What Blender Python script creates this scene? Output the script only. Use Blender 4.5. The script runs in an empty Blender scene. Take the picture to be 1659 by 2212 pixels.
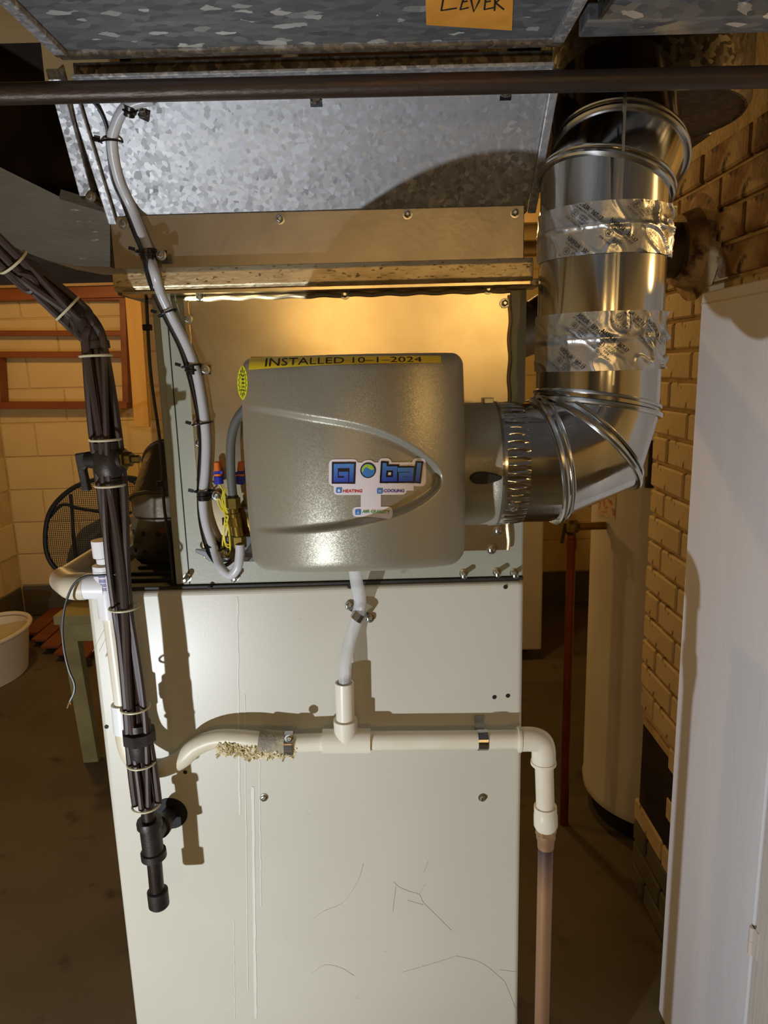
import bpy, bmesh, math, random
from mathutils import Vector, Matrix, noise
import numpy as np
random.seed(4)
pi = math.pi
sc = bpy.context.scene
COL = sc.collection
# ------------------------------------------------------------------ camera
W, H, F = 1659., 2212., 1534.
PITCH, ROLL = math.radians(11.5), math.radians(1.53)
RM = Matrix.Rotation(pi/2-PITCH, 3, 'X') @ Matrix.Rotation(-ROLL, 3, 'Z')
CAM = Vector((0, 0, 1.47))
cd = bpy.data.cameras.new('camera'); cam = bpy.data.objects.new('camera', cd); COL.objects.link(cam)
cam.matrix_world = Matrix.Translation(CAM) @ RM.to_4x4()
cd.sensor_fit = 'VERTICAL'; cd.sensor_height = 36; cd.lens = 36*F/H; cd.clip_start = .02
sc.camera = cam
# ------------------------------------------------------------------ world, lights, exposure
wd = bpy.data.worlds.new('world'); sc.world = wd; wd.use_nodes = True
wd.node_tree.nodes['Background'].inputs[0].default_value = (1, .72, .42, 1)
wd.node_tree.nodes['Background'].inputs[1].default_value = .02
def lamp(name, loc, power, col, rad):
    l = bpy.data.lights.new(name, 'POINT'); l.energy = power; l.color = col; l.shadow_soft_size = rad
    o = bpy.data.objects.new(name, l); o.location = loc; COL.objects.link(o); return o
lamp('torch_light', (-.66, 0, .67), 42, (.87, .935, 1.0), .012)
lamp('bulb_behind', (-.22, -2.25, 1.79), 15, (1, .62, .22), .05)
lamp('bulb_behind_right', (.60, -2.25, 1.79), 17, (1, .62, .22), .05)
lamp('bulb_right', (1.40, .66, 1.67), 14, (1, .62, .22), .05)
lamp('bulb_far_left', (-1.55, 2.9, 2.0), 21, (1, .60, .20), .04)
lamp('bulb_far_right', (.30, 2.75, 2.0), 14, (1, .60, .20), .04)
vs = sc.view_settings
vs.view_transform = 'Standard'; vs.look = 'None'; vs.exposure = 0.0; vs.gamma = 1; vs.use_curve_mapping = False
sc.display_settings.display_device = 'sRGB'

# ------------------------------------------------------------------ picture <-> world
def ray(px, py): return RM @ Vector(((px-W/2)/F, -(py-H/2)/F, -1))
def at(px, py, Y=None, X=None, Z=None):
    d = ray(px, py)
    t = (Y-CAM.y)/d.y if Y is not None else (X-CAM.x)/d.x if X is not None else (Z-CAM.z)/d.z
    return CAM + d*t
def ptn(p, n, q):                       # ray through p on the plane through q with normal n
    d = ray(*p); return CAM + d*((q-CAM).dot(n)/d.dot(n))

# ------------------------------------------------------------------ materials
def lin(h):
    h = h.lstrip('#'); c = [int(h[i:i+2], 16)/255 for i in (0, 2, 4)]
    return tuple(x/12.92 if x <= .04045 else ((x+.055)/1.055)**2.4 for x in c) + (1,)
def nd(nt, t, **k):
    n = nt.nodes.new(t)
    for a, b in k.items(): setattr(n, a, b)
    return n
def coords(nt, stretch=(1, 1, 1)):
    tc = nd(nt, 'ShaderNodeTexCoord'); mp = nd(nt, 'ShaderNodeMapping'); mp.inputs['Scale'].default_value = stretch
    nt.links.new(tc.outputs['Object'], mp.inputs[0]); return mp.outputs[0]
def ramp(nt, src, stops):
    r = nd(nt, 'ShaderNodeValToRGB'); e = r.color_ramp.elements
    while len(e) < len(stops): e.new(.5)
    for i, (p, c) in enumerate(stops): e[i].position = p; e[i].color = c if len(c) == 4 else (*c, 1)
    nt.links.new(src, r.inputs[0]); return r.outputs[0]
def mat(name, col, rough=.5, metal=0., col2=None, ns=8, lo=.4, hi=.62, bump=0., bs=60, stretch=(1, 1, 1), spec=.5,
        col3=None, ns3=30, lo3=.6, hi3=.68, trans=0., alpha=1., coat=0., rvar=0.):
    m = bpy.data.materials.new(name); m.use_nodes = True; nt = m.node_tree; b = nt.nodes['Principled BSDF']
    b.inputs['Base Color'].default_value = lin(col); b.inputs['Roughness'].default_value = rough
    b.inputs['Metallic'].default_value = metal; b.inputs['Specular IOR Level'].default_value = spec
    b.inputs['Transmission Weight'].default_value = trans; b.inputs['Alpha'].default_value = alpha
    b.inputs['Coat Weight'].default_value = coat
    v = coords(nt, stretch)
    if col2 or rvar:
        n = nd(nt, 'ShaderNodeTexNoise'); n.inputs['Scale'].default_value = ns; n.inputs['Detail'].default_value = 5
        nt.links.new(v, n.inputs['Vector'])
        if rvar:
            mr = nd(nt, 'ShaderNodeMapRange'); mr.inputs[1].default_value = .3; mr.inputs[2].default_value = .7
            mr.inputs[3].default_value = max(.02, rough-rvar); mr.inputs[4].default_value = rough+rvar
            nt.links.new(n.outputs[0], mr.inputs[0]); nt.links.new(mr.outputs[0], b.inputs['Roughness'])
    if col2:
        c = ramp(nt, n.outputs[0], [(lo, lin(col)), (hi, lin(col2))])
        if col3:
            n3 = nd(nt, 'ShaderNodeTexNoise'); n3.inputs['Scale'].default_value = ns3; n3.inputs['Detail'].default_value = 8
            nt.links.new(v, n3.inputs['Vector'])
            k = ramp(nt, n3.outputs[0], [(lo3, (0, 0, 0)), (hi3, (1, 1, 1))])
            mx = nd(nt, 'ShaderNodeMix', data_type='RGBA'); nt.links.new(k, mx.inputs[0]); nt.links.new(c, mx.inputs[6])
            mx.inputs[7].default_value = lin(col3); c = mx.outputs[2]
        nt.links.new(c, b.inputs['Base Color'])
    if bump:
        n2 = nd(nt, 'ShaderNodeTexNoise'); n2.inputs['Scale'].default_value = bs; n2.inputs['Detail'].default_value = 6
        nt.links.new(v, n2.inputs['Vector'])
        bp = nd(nt, 'ShaderNodeBump'); bp.inputs['Strength'].default_value = bump; bp.inputs['Distance'].default_value = .004
        nt.links.new(n2.outputs[0], bp.inputs['Height']); nt.links.new(bp.outputs[0], b.inputs['Normal'])
    return m
def spangle(name, stops, scale, rough, metal, tilt, stretch=(1, 1, 1), grime=None):
    m = bpy.data.materials.new(name); m.use_nodes = True; nt = m.node_tree; b = nt.nodes['Principled BSDF']; L = nt.links.new
    b.inputs['Metallic'].default_value = metal; b.inputs['Roughness'].default_value = rough
    v = coords(nt, stretch)
    wn = nd(nt, 'ShaderNodeTexNoise'); wn.inputs['Scale'].default_value = scale*1.3; L(v, wn.inputs['Vector'])
    mm = nd(nt, 'ShaderNodeVectorMath', operation='MULTIPLY_ADD'); L(wn.outputs['Color'], mm.inputs[0]); mm.inputs[1].default_value = (.6/scale,)*3; L(v, mm.inputs[2])
    vo = nd(nt, 'ShaderNodeTexVoronoi'); vo.inputs['Scale'].default_value = scale; L(mm.outputs[0], vo.inputs['Vector'])
    sp = nd(nt, 'ShaderNodeSeparateColor'); L(vo.outputs['Color'], sp.inputs[0])
    c = ramp(nt, sp.outputs[0], [(p, lin(h)) for p, h in stops])
    if grime:
        n3 = nd(nt, 'ShaderNodeTexNoise'); n3.inputs['Scale'].default_value = 5; n3.inputs['Detail'].default_value = 6; L(v, n3.inputs['Vector'])
        k = ramp(nt, n3.outputs[0], [(.45, (0, 0, 0)), (.75, (1, 1, 1))])
        mx = nd(nt, 'ShaderNodeMix', data_type='RGBA'); L(k, mx.inputs[0]); L(c, mx.inputs[6]); mx.inputs[7].default_value = lin(grime); c = mx.outputs[2]
    L(c, b.inputs['Base Color'])
    g = nd(nt, 'ShaderNodeNewGeometry')
    s1 = nd(nt, 'ShaderNodeVectorMath', operation='SUBTRACT'); L(vo.outputs['Color'], s1.inputs[0]); s1.inputs[1].default_value = (.5, .5, .5)
    s2 = nd(nt, 'ShaderNodeVectorMath', operation='MULTIPLY_ADD'); L(s1.outputs[0], s2.inputs[0]); s2.inputs[1].default_value = (tilt,)*3; L(g.outputs['Normal'], s2.inputs[2])
    s3 = nd(nt, 'ShaderNodeVectorMath', operation='NORMALIZE'); L(s2.outputs[0], s3.inputs[0]); L(s3.outputs[0], b.inputs['Normal'])
    return m
def gradz(name, top, bot, rough=.4, metal=0):
    m = bpy.data.materials.new(name); m.use_nodes = True; nt = m.node_tree; b = nt.nodes['Principled BSDF']; b.inputs['Roughness'].default_value = rough; b.inputs['Metallic'].default_value = metal
    tc = nd(nt, 'ShaderNodeTexCoord'); sx = nd(nt, 'ShaderNodeSeparateXYZ'); nt.links.new(tc.outputs['Generated'], sx.inputs[0])
    nt.links.new(ramp(nt, sx.outputs[2], [(0, lin(bot)), (1, lin(top))]), b.inputs['Base Color']); return m

M = {}
M['cream_enamel'] = mat('cream_enamel', '#cfccbf', .36, 0, '#c6c3b4', 3, .3, .7, .02, 300, col3='#b3ae9f', ns3=45, lo3=.70, hi3=.78)
M['streak'] = mat('streak', '#dedbd1', .5)
M['grey_enamel'] = mat('grey_enamel', '#a5a797', .42, 0, '#9b9d8e', 5, .35, .7, .05, 200, col3='#7e7f74', ns3=22, lo3=.68, hi3=.8)
M['black_deck'] = mat('black_deck', '#1c1a17', .6, 0, '#3a352c', 14, .5, .8)
M['new_galv'] = mat('new_galv', '#d8c9a8', .27, 1, '#ccbc9a', 60, .3, .7, 0)
M['collar_galv'] = mat('collar_galv', '#b5ab99', .38, .9, '#a2988a', 16, .3, .7, .06, 120)
M['old_flange'] = mat('old_flange', '#dcc9a2', .42, .85, '#b39d70', 40, .5, .75, .3, 160, stretch=(.4, 1, 1), col3='#6d5a38', ns3=330, lo3=.58, hi3=.70)
M['spangle'] = spangle('spangle', [(0, '#8c8c8f'), (.55, '#a6a6a9'), (.85, '#bababc'), (1, '#cecece')], 190, .5, .55, .22)
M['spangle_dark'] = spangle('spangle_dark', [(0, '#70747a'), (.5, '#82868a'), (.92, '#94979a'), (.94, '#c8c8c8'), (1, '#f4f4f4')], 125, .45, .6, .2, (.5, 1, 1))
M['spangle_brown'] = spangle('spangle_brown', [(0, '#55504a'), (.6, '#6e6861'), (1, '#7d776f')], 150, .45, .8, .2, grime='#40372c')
M['dull_galv'] = mat('dull_galv', '#6f695d', .46, .65, '#625c51', 30, .3, .7, .1, 200, stretch=(.15, 1, 1), col3='#b4b0a6', ns3=90, lo3=.68, hi3=.74)
M['duct_shiny'] = mat('duct_shiny', '#d6d6d6', .13, 1, '#bdbdbb', 30, .3, .7, .03, 60, stretch=(1, 1, .1), rvar=.06)
M['duct_ring'] = mat('duct_ring', '#cfcfcd', .2, 1)
M['foil'] = mat('foil', '#d4d3d0', .3, .9, None, bump=.5, bs=30, stretch=(1, 1, .6))
M['ink'] = mat('ink', '#141414', .6)
M['screw'] = mat('screw', '#b9b7b0', .28, 1)
M['taupe'] = None
M['black_plastic'] = mat('black_plastic', '#0d0c0c', .35)
M['lever_black'] = mat('lever_black', '#17120f', .45, 0, None, bump=.3, bs=500)
M['iron'] = mat('iron', '#2f2621', .38, .55, '#3c302a', 30, .4, .7, .08, 260)
M['iron_fit'] = mat('iron_fit', '#37322e', .45, .5, '#2a2522', 40, .4, .7, .10, 300)
M['rust_pipe'] = mat('rust_pipe', '#3b312c', .42, .45, '#4a3a30', 12, .4, .7, .2, 200, stretch=(.3, 1, 1), col3='#7a5236', ns3=9, lo3=.68, hi3=.74)
M['cable_brown'] = mat('cable_brown', '#33241f', .5, 0, '#3d2c26', 20, .4, .7)
M['tie_cream'] = mat('tie_cream', '#c9c0a0', .45)
M['pvc'] = mat('pvc', '#e9e3d3', .32, 0, '#dcd3bb', 9, .4, .75, col3='#9a8a68', ns3=16, lo3=.70, hi3=.80)
M['pvc_new'] = mat('pvc_new', '#eeeef0', .3)
M['pvc_dirty'] = mat('pvc_dirty', '#d3c9b2', .45, 0, '#8f8069', 12, .48, .72)
M['hose'] = mat('hose', '#ddd5c0', .4, 0, '#cfc4a6', 14, .4, .7, col3='#7d6a48', ns3=26, lo3=.62, hi3=.7)
M['foam'] = mat('foam', '#e2d6ae', .9, 0, '#b9a877', 60, .4, .65, .6, 200)
M['foam_dark'] = mat('foam_dark', '#8b8474', .9, 0, '#b7ab8a', 50, .45, .7, .6, 160)
M['copper'] = mat('copper', '#b08a68', .5, .55, '#94765c', 7, .4, .7, .1, 120, stretch=(1, 1, .2))
M['copper_dark'] = gradz('copper_dark', '#54464a', '#ac8664', .45, .5)
M['copper_red'] = mat('copper_red', '#8a4527', .4, .6, '#6b3018', 10, .4, .7)
M['brass'] = mat('brass', '#8d7636', .3, .95, '#6d5a28', 40, .4, .7)
M['poly_tube'] = mat('poly_tube', '#dcdde2', .3, 0, trans=.25)
M['grey_tube'] = mat('grey_tube', '#62625f', .45)
M['yellow_wire'] = mat('yellow_wire', '#e2d33a', .4)
M['blue_plastic'] = mat('blue_plastic', '#2a32a8', .35)
M['orange_plastic'] = mat('orange_plastic', '#e0742e', .4)
M['yellow_label'] = mat('yellow_label', '#e3c62f', .4)
M['sticker_yellow'] = mat('sticker_yellow', '#e6ea2c', .4)
M['white_vinyl'] = mat('white_vinyl', '#e9e2ea', .35)
M['logo_blue'] = gradz('logo_blue', '#4b8ad0', '#2a3fae')
M['logo_black'] = mat('logo_black', '#0c0e18', .4)
M['logo_red'] = mat('logo_red', '#c8323c', .4); M['logo_violet'] = mat('logo_violet', '#4a4aa6', .4); M['logo_green'] = mat('logo_green', '#4e9a55', .4)
M['globe_blue'] = mat('globe_blue', '#3f7fc8', .4); M['globe_green'] = mat('globe_green', '#a9d03a', .4)
M['note_orange'] = mat('note_orange', '#e8a23c', .75, 0, '#dc9431', 30)
M['white_paint'] = mat('white_paint', '#f3f3f7', .42, 0, '#ebebf0', 4, .3, .7, .12, 40, stretch=(3, 3, .25), col3='#8b7d6b', ns3=60, lo3=.74, hi3=.77)
M['paint_edge'] = mat('paint_edge', '#ddd6cf', .55, 0, '#cfc5bb', 40, .35, .7, .2, 120, stretch=(4, 4, .12))
M['brick_paint'] = mat('brick_paint', '#d8c49c', .8, 0, '#cbb489', 6, .3, .7, .6, 70, col3='#7b5f43', ns3=26, lo3=.64, hi3=.70)
M['brick_bare'] = mat('brick_bare', '#8a6848', .9, 0, '#c3ac86', 11, .42, .6, .8, 60, col3='#4c3626', ns3=24, lo3=.55, hi3=.66)
M['brick_grey'] = mat('brick_grey', '#6d6658', .8, 0, '#5a5347', 9, .3, .7, .5, 70)
M['mortar'] = mat('mortar', '#cdb68c', .9, 0, '#a8926a', 20, .4, .7, .6, 120)
M['block_paint'] = mat('block_paint', '#dcc794', .7, 0, '#d2bb86', 5, .3, .7, .4, 90)
M['block_joint'] = mat('block_joint', '#d0b984', .8, 0, '#c4ac78', 9)
M['block_grey'] = mat('block_grey', '#5f5a4e', .75, 0, '#524d42', 7, .3, .7, .3, 80)
M['concrete'] = mat('concrete', '#665b45', .75, 0, '#534833', 2.2, .35, .7, .25, 60, col3='#3b2f20', ns3=8, lo3=.62, hi3=.74)
M['joist'] = mat('joist', '#b49a6c', .75, 0, '#9a7f53', 6, .3, .7, .2, 40, stretch=(.3, 1, 1))
M['dark_wood'] = mat('dark_wood', '#3b2d1e', .8, 0, '#2b2016', 5)
M['red_wood'] = mat('red_wood', '#8a4b22', .5, 0, '#6f3916', 9, .35, .7, .1, 60, stretch=(.2, 1, 1))
M['pine'] = mat('pine', '#d8b066', .6, 0, '#c2954a', 7, .35, .7, stretch=(1, 1, .12))
M['bench_paint'] = mat('bench_paint', '#a39a6c', .65, 0, '#857c54', 8, .35, .7)
M['tub'] = mat('tub', '#ddd6c6', .5)
M['heater'] = mat('heater', '#cfcac0', .38, 0, '#c6c0b4', 4)
M['black'] = mat('black', '#0a0908', .7)
M['void_dark'] = mat('void_dark', '#1c150e', .9, 0, '#33241a', 12)  # near-black brown that paints in the dark of voids
M['flue'] = mat('flue', '#6b6458', .5, .75, '#453b30', 9, .4, .68, .3, 60, col3='#8a5a34', ns3=30, lo3=.62, hi3=.7)
M['flue_clean'] = mat('flue_clean', '#8d8a84', .4, .7, '#77736c', 12)
M['mesh_black'] = mat('mesh_black', '#14110f', .6)
M['cloth'] = mat('cloth', '#4a4f50', .9, 0, '#3c4142', 14, bump=.5, bs=25)
M['orange_hook'] = mat('orange_hook', '#e0582c', .4)
M['chrome'] = mat('chrome', '#b5b6bb', .18, 1)
M['cobweb'] = mat('cobweb', '#b0ab9e', .9)
M['paper_tag'] = mat('paper_tag', '#cdb79c', .7, 0, '#b06a48', 60, .5, .6)

def flake():
    m = bpy.data.materials.new('taupe_flake'); m.use_nodes = True; nt = m.node_tree; b = nt.nodes['Principled BSDF']; L = nt.links.new
    b.inputs['Base Color'].default_value = lin('#a39f90'); b.inputs['Metallic'].default_value = .5; b.inputs['Roughness'].default_value = .43
    v = coords(nt); vo = nd(nt, 'ShaderNodeTexVoronoi'); vo.inputs['Scale'].default_value = 1700; L(v, vo.inputs['Vector'])
    s1 = nd(nt, 'ShaderNodeVectorMath', operation='SUBTRACT'); L(vo.outputs['Color'], s1.inputs[0]); s1.inputs[1].default_value = (.5, .5, .5)
    g = nd(nt, 'ShaderNodeNewGeometry')
    s2 = nd(nt, 'ShaderNodeVectorMath', operation='MULTIPLY_ADD'); L(s1.outputs[0], s2.inputs[0]); s2.inputs[1].default_value = (.20,)*3; L(g.outputs['Normal'], s2.inputs[2])
    s3 = nd(nt, 'ShaderNodeVectorMath', operation='NORMALIZE'); L(s2.outputs[0], s3.inputs[0]); L(s3.outputs[0], b.inputs['Normal'])
    return m
M['taupe'] = flake()
def clear_vinyl():
    m = bpy.data.materials.new('clear_vinyl'); m.use_nodes = True; nt = m.node_tree; b = nt.nodes['Principled BSDF']
    b.inputs['Base Color'].default_value = lin('#e9ebee'); b.inputs['Roughness'].default_value = .18; b.inputs['Alpha'].default_value = .5
    return m
M['clear_vinyl'] = clear_vinyl()
def red_copper_fade():                   # heat tint left by the soldering torch just under the fitting
    return M['copper']

# ------------------------------------------------------------------ mesh helpers
def basis(d, ref=None):
    d = d.normalized(); ref = ref or (Vector((0, 0, 1)) if abs(d.z) < .9 else Vector((1, 0, 0)))
    u = (ref - d*ref.dot(d)).normalized(); return u, d.cross(u)
def wt(o):
    v = Vector((0, 0, 0))
    while o: v += o.location; o = o.parent
    return v
class MB:
    def __init__(s): s.v = []; s.f = []
    def add(s, vs, fs):
        k = len(s.v); s.v += [Vector(v) for v in vs]; s.f += [tuple(i+k for i in f) for f in fs]; return s
    def box(s, x0, x1, y0, y1, z0, z1):
        return s.add([(x, y, z) for z in (z0, z1) for y in (y0, y1) for x in (x0, x1)],
                     [(0, 2, 3, 1), (4, 5, 7, 6), (0, 1, 5, 4), (2, 6, 7, 3), (0, 4, 6, 2), (1, 3, 7, 5)])
    def bar(s, a, b, w, t, ref=None):    # rectangular bar from a to b
        a, b = Vector(a), Vector(b); u, v = basis(b-a, ref)
        vs = [p+u*(i*w/2)+v*(j*t/2) for p in (a, b) for i, j in ((-1, -1), (1, -1), (1, 1), (-1, 1))]
        return s.add(vs, [(3, 2, 1, 0), (4, 5, 6, 7)]+[(i, (i+1) % 4, 4+(i+1) % 4, 4+i) for i in range(4)])
    def prism(s, poly, d):
        n = len(poly); poly = [Vector(p) for p in poly]; d = Vector(d)
        return s.add(poly+[p+d for p in poly], [tuple(range(n))[::-1], tuple(range(n, 2*n))]+[(i, (i+1) % n, n+(i+1) % n, n+i) for i in range(n)])
    def rings(s, R, closed=False, caps=True):
        n = len(R[0]); m = len(R); vs = [p for r in R for p in r]; fs = []
        for i in range(m if closed else m-1):
            a, b = i*n, ((i+1) % m)*n
            fs += [(a+j, a+(j+1) % n, b+(j+1) % n, b+j) for j in range(n)]
        if caps and not closed: fs += [tuple(range(n))[::-1], tuple(range((m-1)*n, m*n))]
        return s.add(vs, fs)
    def tube(s, pts, r, n=10, caps=True, closed=False):
        pts = [Vector(p) for p in pts]; m = len(pts); R = []; u = None
        for i, p in enumerate(pts):
            if closed: d = pts[(i+1) % m]-pts[i-1]
            else: d = pts[min(i+1, m-1)]-pts[max(i-1, 0)]
            d.normalize()
            u = basis(d)[0] if u is None else (u-d*u.dot(d)).normalized()
            w = d.cross(u); rr = r[i] if isinstance(r, (list, tuple)) else r
            R.append([p+(u*math.cos(2*pi*k/n)+w*math.sin(2*pi*k/n))*rr for k in range(n)])
        return s.rings(R, closed, caps)
    def lathe(s, A, d, prof, n=24, ph=0, caps=True, sq=(1, 1)):
        A = Vector(A); d = Vector(d).normalized(); u, w = basis(d)
        return s.rings([[A+d*t+(u*math.cos(2*pi*k/n+ph)*sq[0]+w*math.sin(2*pi*k/n+ph)*sq[1])*r for k in range(n)] for t, r in prof], False, caps)
    def grid(s, fn, nu, nv):
        return s.add([fn(i/nu, j/nv) for j in range(nv+1) for i in range(nu+1)],
                     [(j*(nu+1)+i, j*(nu+1)+i+1, (j+1)*(nu+1)+i+1, (j+1)*(nu+1)+i) for j in range(nv) for i in range(nu)])
    def ring(s, c, d, R, r, n=24, k=6, sq=(1, 1)):
        u, w = basis(Vector(d)); c = Vector(c)
        return s.tube([c+(u*math.cos(2*pi*i/n)*sq[0]+w*math.sin(2*pi*i/n)*sq[1])*R for i in range(n)], r, k, closed=True)
    def build(s, name, m, parent=None, smooth=False, bevel=0., seg=2, flat=None):
        o = Vector((0, 0, 0)) if parent is None else wt(parent)
        me = bpy.data.meshes.new(name); me.from_pydata([tuple(v-o) for v in s.v], [], s.f)
        bm = bmesh.new(); bm.from_mesh(me); bmesh.ops.recalc_face_normals(bm, faces=bm.faces) if flat is None else None
        bm.to_mesh(me); bm.free()
        me.materials.append(m if not isinstance(m, str) else M[m])
        if smooth:
            me.polygons.foreach_set('use_smooth', [True]*len(me.polygons))
            if smooth != 'all' and hasattr(me, 'set_sharp_from_angle'): me.set_sharp_from_angle(angle=math.radians(38))
        ob = bpy.data.objects.new(name, me); COL.objects.link(ob); ob.parent = parent
        if bevel:
            b = ob.modifiers.new('bevel', 'BEVEL'); b.width = bevel; b.segments = seg; b.limit_method = 'ANGLE'
        return ob
def thing(name, label, cat, loc=(0, 0, 0), group=None):
    o = bpy.data.objects.new(name, None); COL.objects.link(o); o.location = loc; o.empty_display_size = .05
    o['label'] = label; o['category'] = cat
    if group: o['group'] = group
    return o
def tag(o, label, cat, group=None):
    o['label'] = label; o['category'] = cat
    if group: o['group'] = group
    return o
def struct(o): o['kind'] = 'structure'; return o
def inst(me, name, parent, loc, rot=None):
    o = bpy.data.objects.new(name, me); COL.objects.link(o); o.parent = parent
    o.location = Vector(loc)-(wt(parent) if parent else Vector((0, 0, 0)))
    if rot is not None: o.rotation_euler = rot
    return o
def spl(P, k=8):
    P = [Vector(p) for p in P]; Q = [P[0]*2-P[1]]+P+[P[-1]*2-P[-2]]; out = []
    for i in range(1, len(Q)-2):
        a, b, c, d = Q[i-1:i+3]
        for j in range(k):
            t = j/k; out.append(.5*((2*b)+(c-a)*t+(2*a-5*b+4*c-d)*t*t+(3*b-a-3*c+d)*t**3))
    return out+[P[-1]]
_tc = {}
def textmesh(s, bold=0., sub=0):
    if (s, bold) in _tc: return _tc[(s, bold)]
    cu = bpy.data.curves.new('lettering', 'FONT'); cu.body = s; cu.size = 1; cu.offset = bold; cu.resolution_u = 3
    o = bpy.data.objects.new('lettering', cu); COL.objects.link(o)
    dg = bpy.context.evaluated_depsgraph_get(); me = bpy.data.meshes.new_from_object(o.evaluated_get(dg))
    if sub:
        bm = bmesh.new(); bm.from_mesh(me)
        for _ in range(sub):
            bmesh.ops.triangulate(bm, faces=bm.faces); bmesh.ops.subdivide_edges(bm, edges=[e for e in bm.edges if e.calc_length() > .12], cuts=1)
        bmesh.ops.triangulate(bm, faces=bm.faces)
        bm.to_mesh(me); bm.free()
    v = [(p.co.x, p.co.y) for p in me.vertices]; f = [tuple(p.vertices) for p in me.polygons]
    bpy.data.objects.remove(o); bpy.data.curves.remove(cu); bpy.data.meshes.remove(me)
    x0 = min(p[0] for p in v); x1 = max(p[0] for p in v); y0 = min(p[1] for p in v); y1 = max(p[1] for p in v)
    _tc[(s, bold)] = ([((x-x0)/(x1-x0), (y-y0)/(y1-y0)) for x, y in v], f, (x1-x0)/(y1-y0)); return _tc[(s, bold)]
def screw_mesh(r=.0048, h=.004, m='screw'):
    b = MB(); b.lathe((0, 0, 0), (0, -1, 0), [(0, r*1.35), (.0012, r*1.35), (.0013, r)], 16).lathe((0, -.0012, 0), (0, -1, 0), [(0, r*.95), (h, r*.9), (h+.0005, r*.6), (h-.0006, r*.45)], 6)
    o = b.build('screw', m); me = o.data; bpy.data.objects.remove(o); return me
SCREW = screw_mesh(); LONG = screw_mesh(.0045, .016)
def screws(parent, pts, Y, me=SCREW, off=0.):
    for p in pts:
        q = at(p[0], p[1], p[2] if len(p) > 2 else Y); inst(me, 'screw', parent, q)

# ------------------------------------------------------------------ setting
YB = 4.25; XL = at(45, 1250, YB).x; XR = 2.1; YF = -3.2; ZC = 2.25
b = MB().box(XL-.2, XR+.2, YF-.2, YB+.2, -.1, 0); struct(b.build('floor', 'concrete'))
tx0_ = at(133, 98, .842).x
ceil = struct(MB().box(XL-.2, XR+.2, YF-.2, YB+.2, ZC, ZC+.05).build('ceiling', 'dark_wood'))
for i in range(17):
    y = YF+.25+i*.44
    MB().box(XL, XR, y, y+.04, ZC-.19, ZC-.001).build('joist', 'joist', ceil)
MB().box(XL, tx0_-.035, 1.06, 1.10, 1.925, ZC-.001).build('joist', 'joist', ceil)
MB().box(tx0_-.13, tx0_-.035, 1.101, 1.14, 1.87, ZC-.001).build('blocking', 'joist', ceil)
wb = struct(MB().box(XL-.2, XR+.2, YB+.004, YB+.2, 0, ZC).build('wall_back', 'block_joint'))
wl = struct(MB().box(XL-.2, XL-.004, YF, YB+.004, 0, ZC).build('wall_left', 'block_joint'))
struct(MB().box(XR, XR+.2, YF, YB, 0, ZC).build('wall_right', 'block_paint'))
struct(MB().box(XL, XR, YF-.2, YF, 0, ZC).build('wall_front', 'block_grey'))
def block(name, m, sx, sy, sz, bev=.004):
    b = MB(); b.box(-sx/2, sx/2, -sy/2, sy/2, -sz/2, sz/2); bm = bmesh.new(); me0 = b.build(name, m); me = me0.data
    bm.from_mesh(me); bmesh.ops.bevel(bm, geom=bm.edges, offset=bev, segments=1, affect='EDGES'); bm.to_mesh(me); bm.free()
    bpy.data.objects.remove(me0); return me
BH, BL, J = .2, .4, .007
bk = {k: block('block', m, l-J, .012, BH-J) for k, m, l in (('p', 'block_paint', BL), ('h', 'block_paint', BL/2), ('g', 'block_grey', BL), ('gh', 'block_grey', BL/2))}
for r in range(11):
    n = int((1.5-XL)/BL)
    off = (r % 2)*BL/2
    if off: inst(bk['gh' if r == 0 else 'h'], 'block', wb, (XL+BL/4, YB+.002, BH*(r+.5)))
    for i in range(n):
        x = XL+off+BL*(i+.5)
        if -.75 < x < .35 or BH*r > 2.0: continue
        inst(bk['g' if r == 0 else 'p'], 'block', wb, (x, YB+.002+random.uniform(-.0015, .0015), BH*(r+.5)))
    for i in range(3):
        y = YB-.01-BL*(i+.5)-off
        inst(bk['g' if r == 0 else 'p'], 'block', wl, (XL-.002, y, BH*(r+.5)), (0, 0, pi/2))

# ------------------------------------------------------------------ furnace
FY = .965
xl = at(185, 1275, FY).x; xr = at(1132, 1252, FY).x; zt = at(760, 1258, FY).z; FD = 1.5; FDC = 1.30
fur = thing('furnace', 'cream enamelled furnace cabinet standing on the basement floor', 'furnace', ((xl+xr)/2, FY, 0))
MB().box(xl+.002, xr-.002, FY+.02, FD, 0, zt-.0046).build('cabinet', 'cream_enamel', fur, bevel=.004)
fp = MB().box(xl, xr, FY, FY+.02, .04, zt-.006).build('front_panel', 'cream_enamel', fur, bevel=.007, seg=4)
MB().box(xl, xr, FY+.004, FD, zt-.0045, zt).build('top_deck', 'black_deck', fur, bevel=.001)
for i in range(4):
    y = FY+.03+.035*i
    MB().box(xl+.04, xl+.135, y, y+.016, zt-.001, zt+.004).build('vent_louver', 'black', fur, bevel=.002)
for p in ((230, 1570), (400, 1668), (1097, 1503), (1068, 1506), (755, 1267), (452, 1270), (1092, 1268)):
    q = at(*p, FY-.0004); MB().lathe(q, (0, -1, 0), [(0, .0032), (.0006, .003)], 12).build('screw_hole', 'black', fur)
screws(fur, [(570, 1722), (1042, 1722)], FY)
gh = at(368, 1757, FY-.0005); MB().lathe(gh, (0, -1, 0), [(0, .026), (.001, .0255), (.0012, .02)], 28).build('pipe_hole', 'black', fur, True)
cw = MB()
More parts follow.
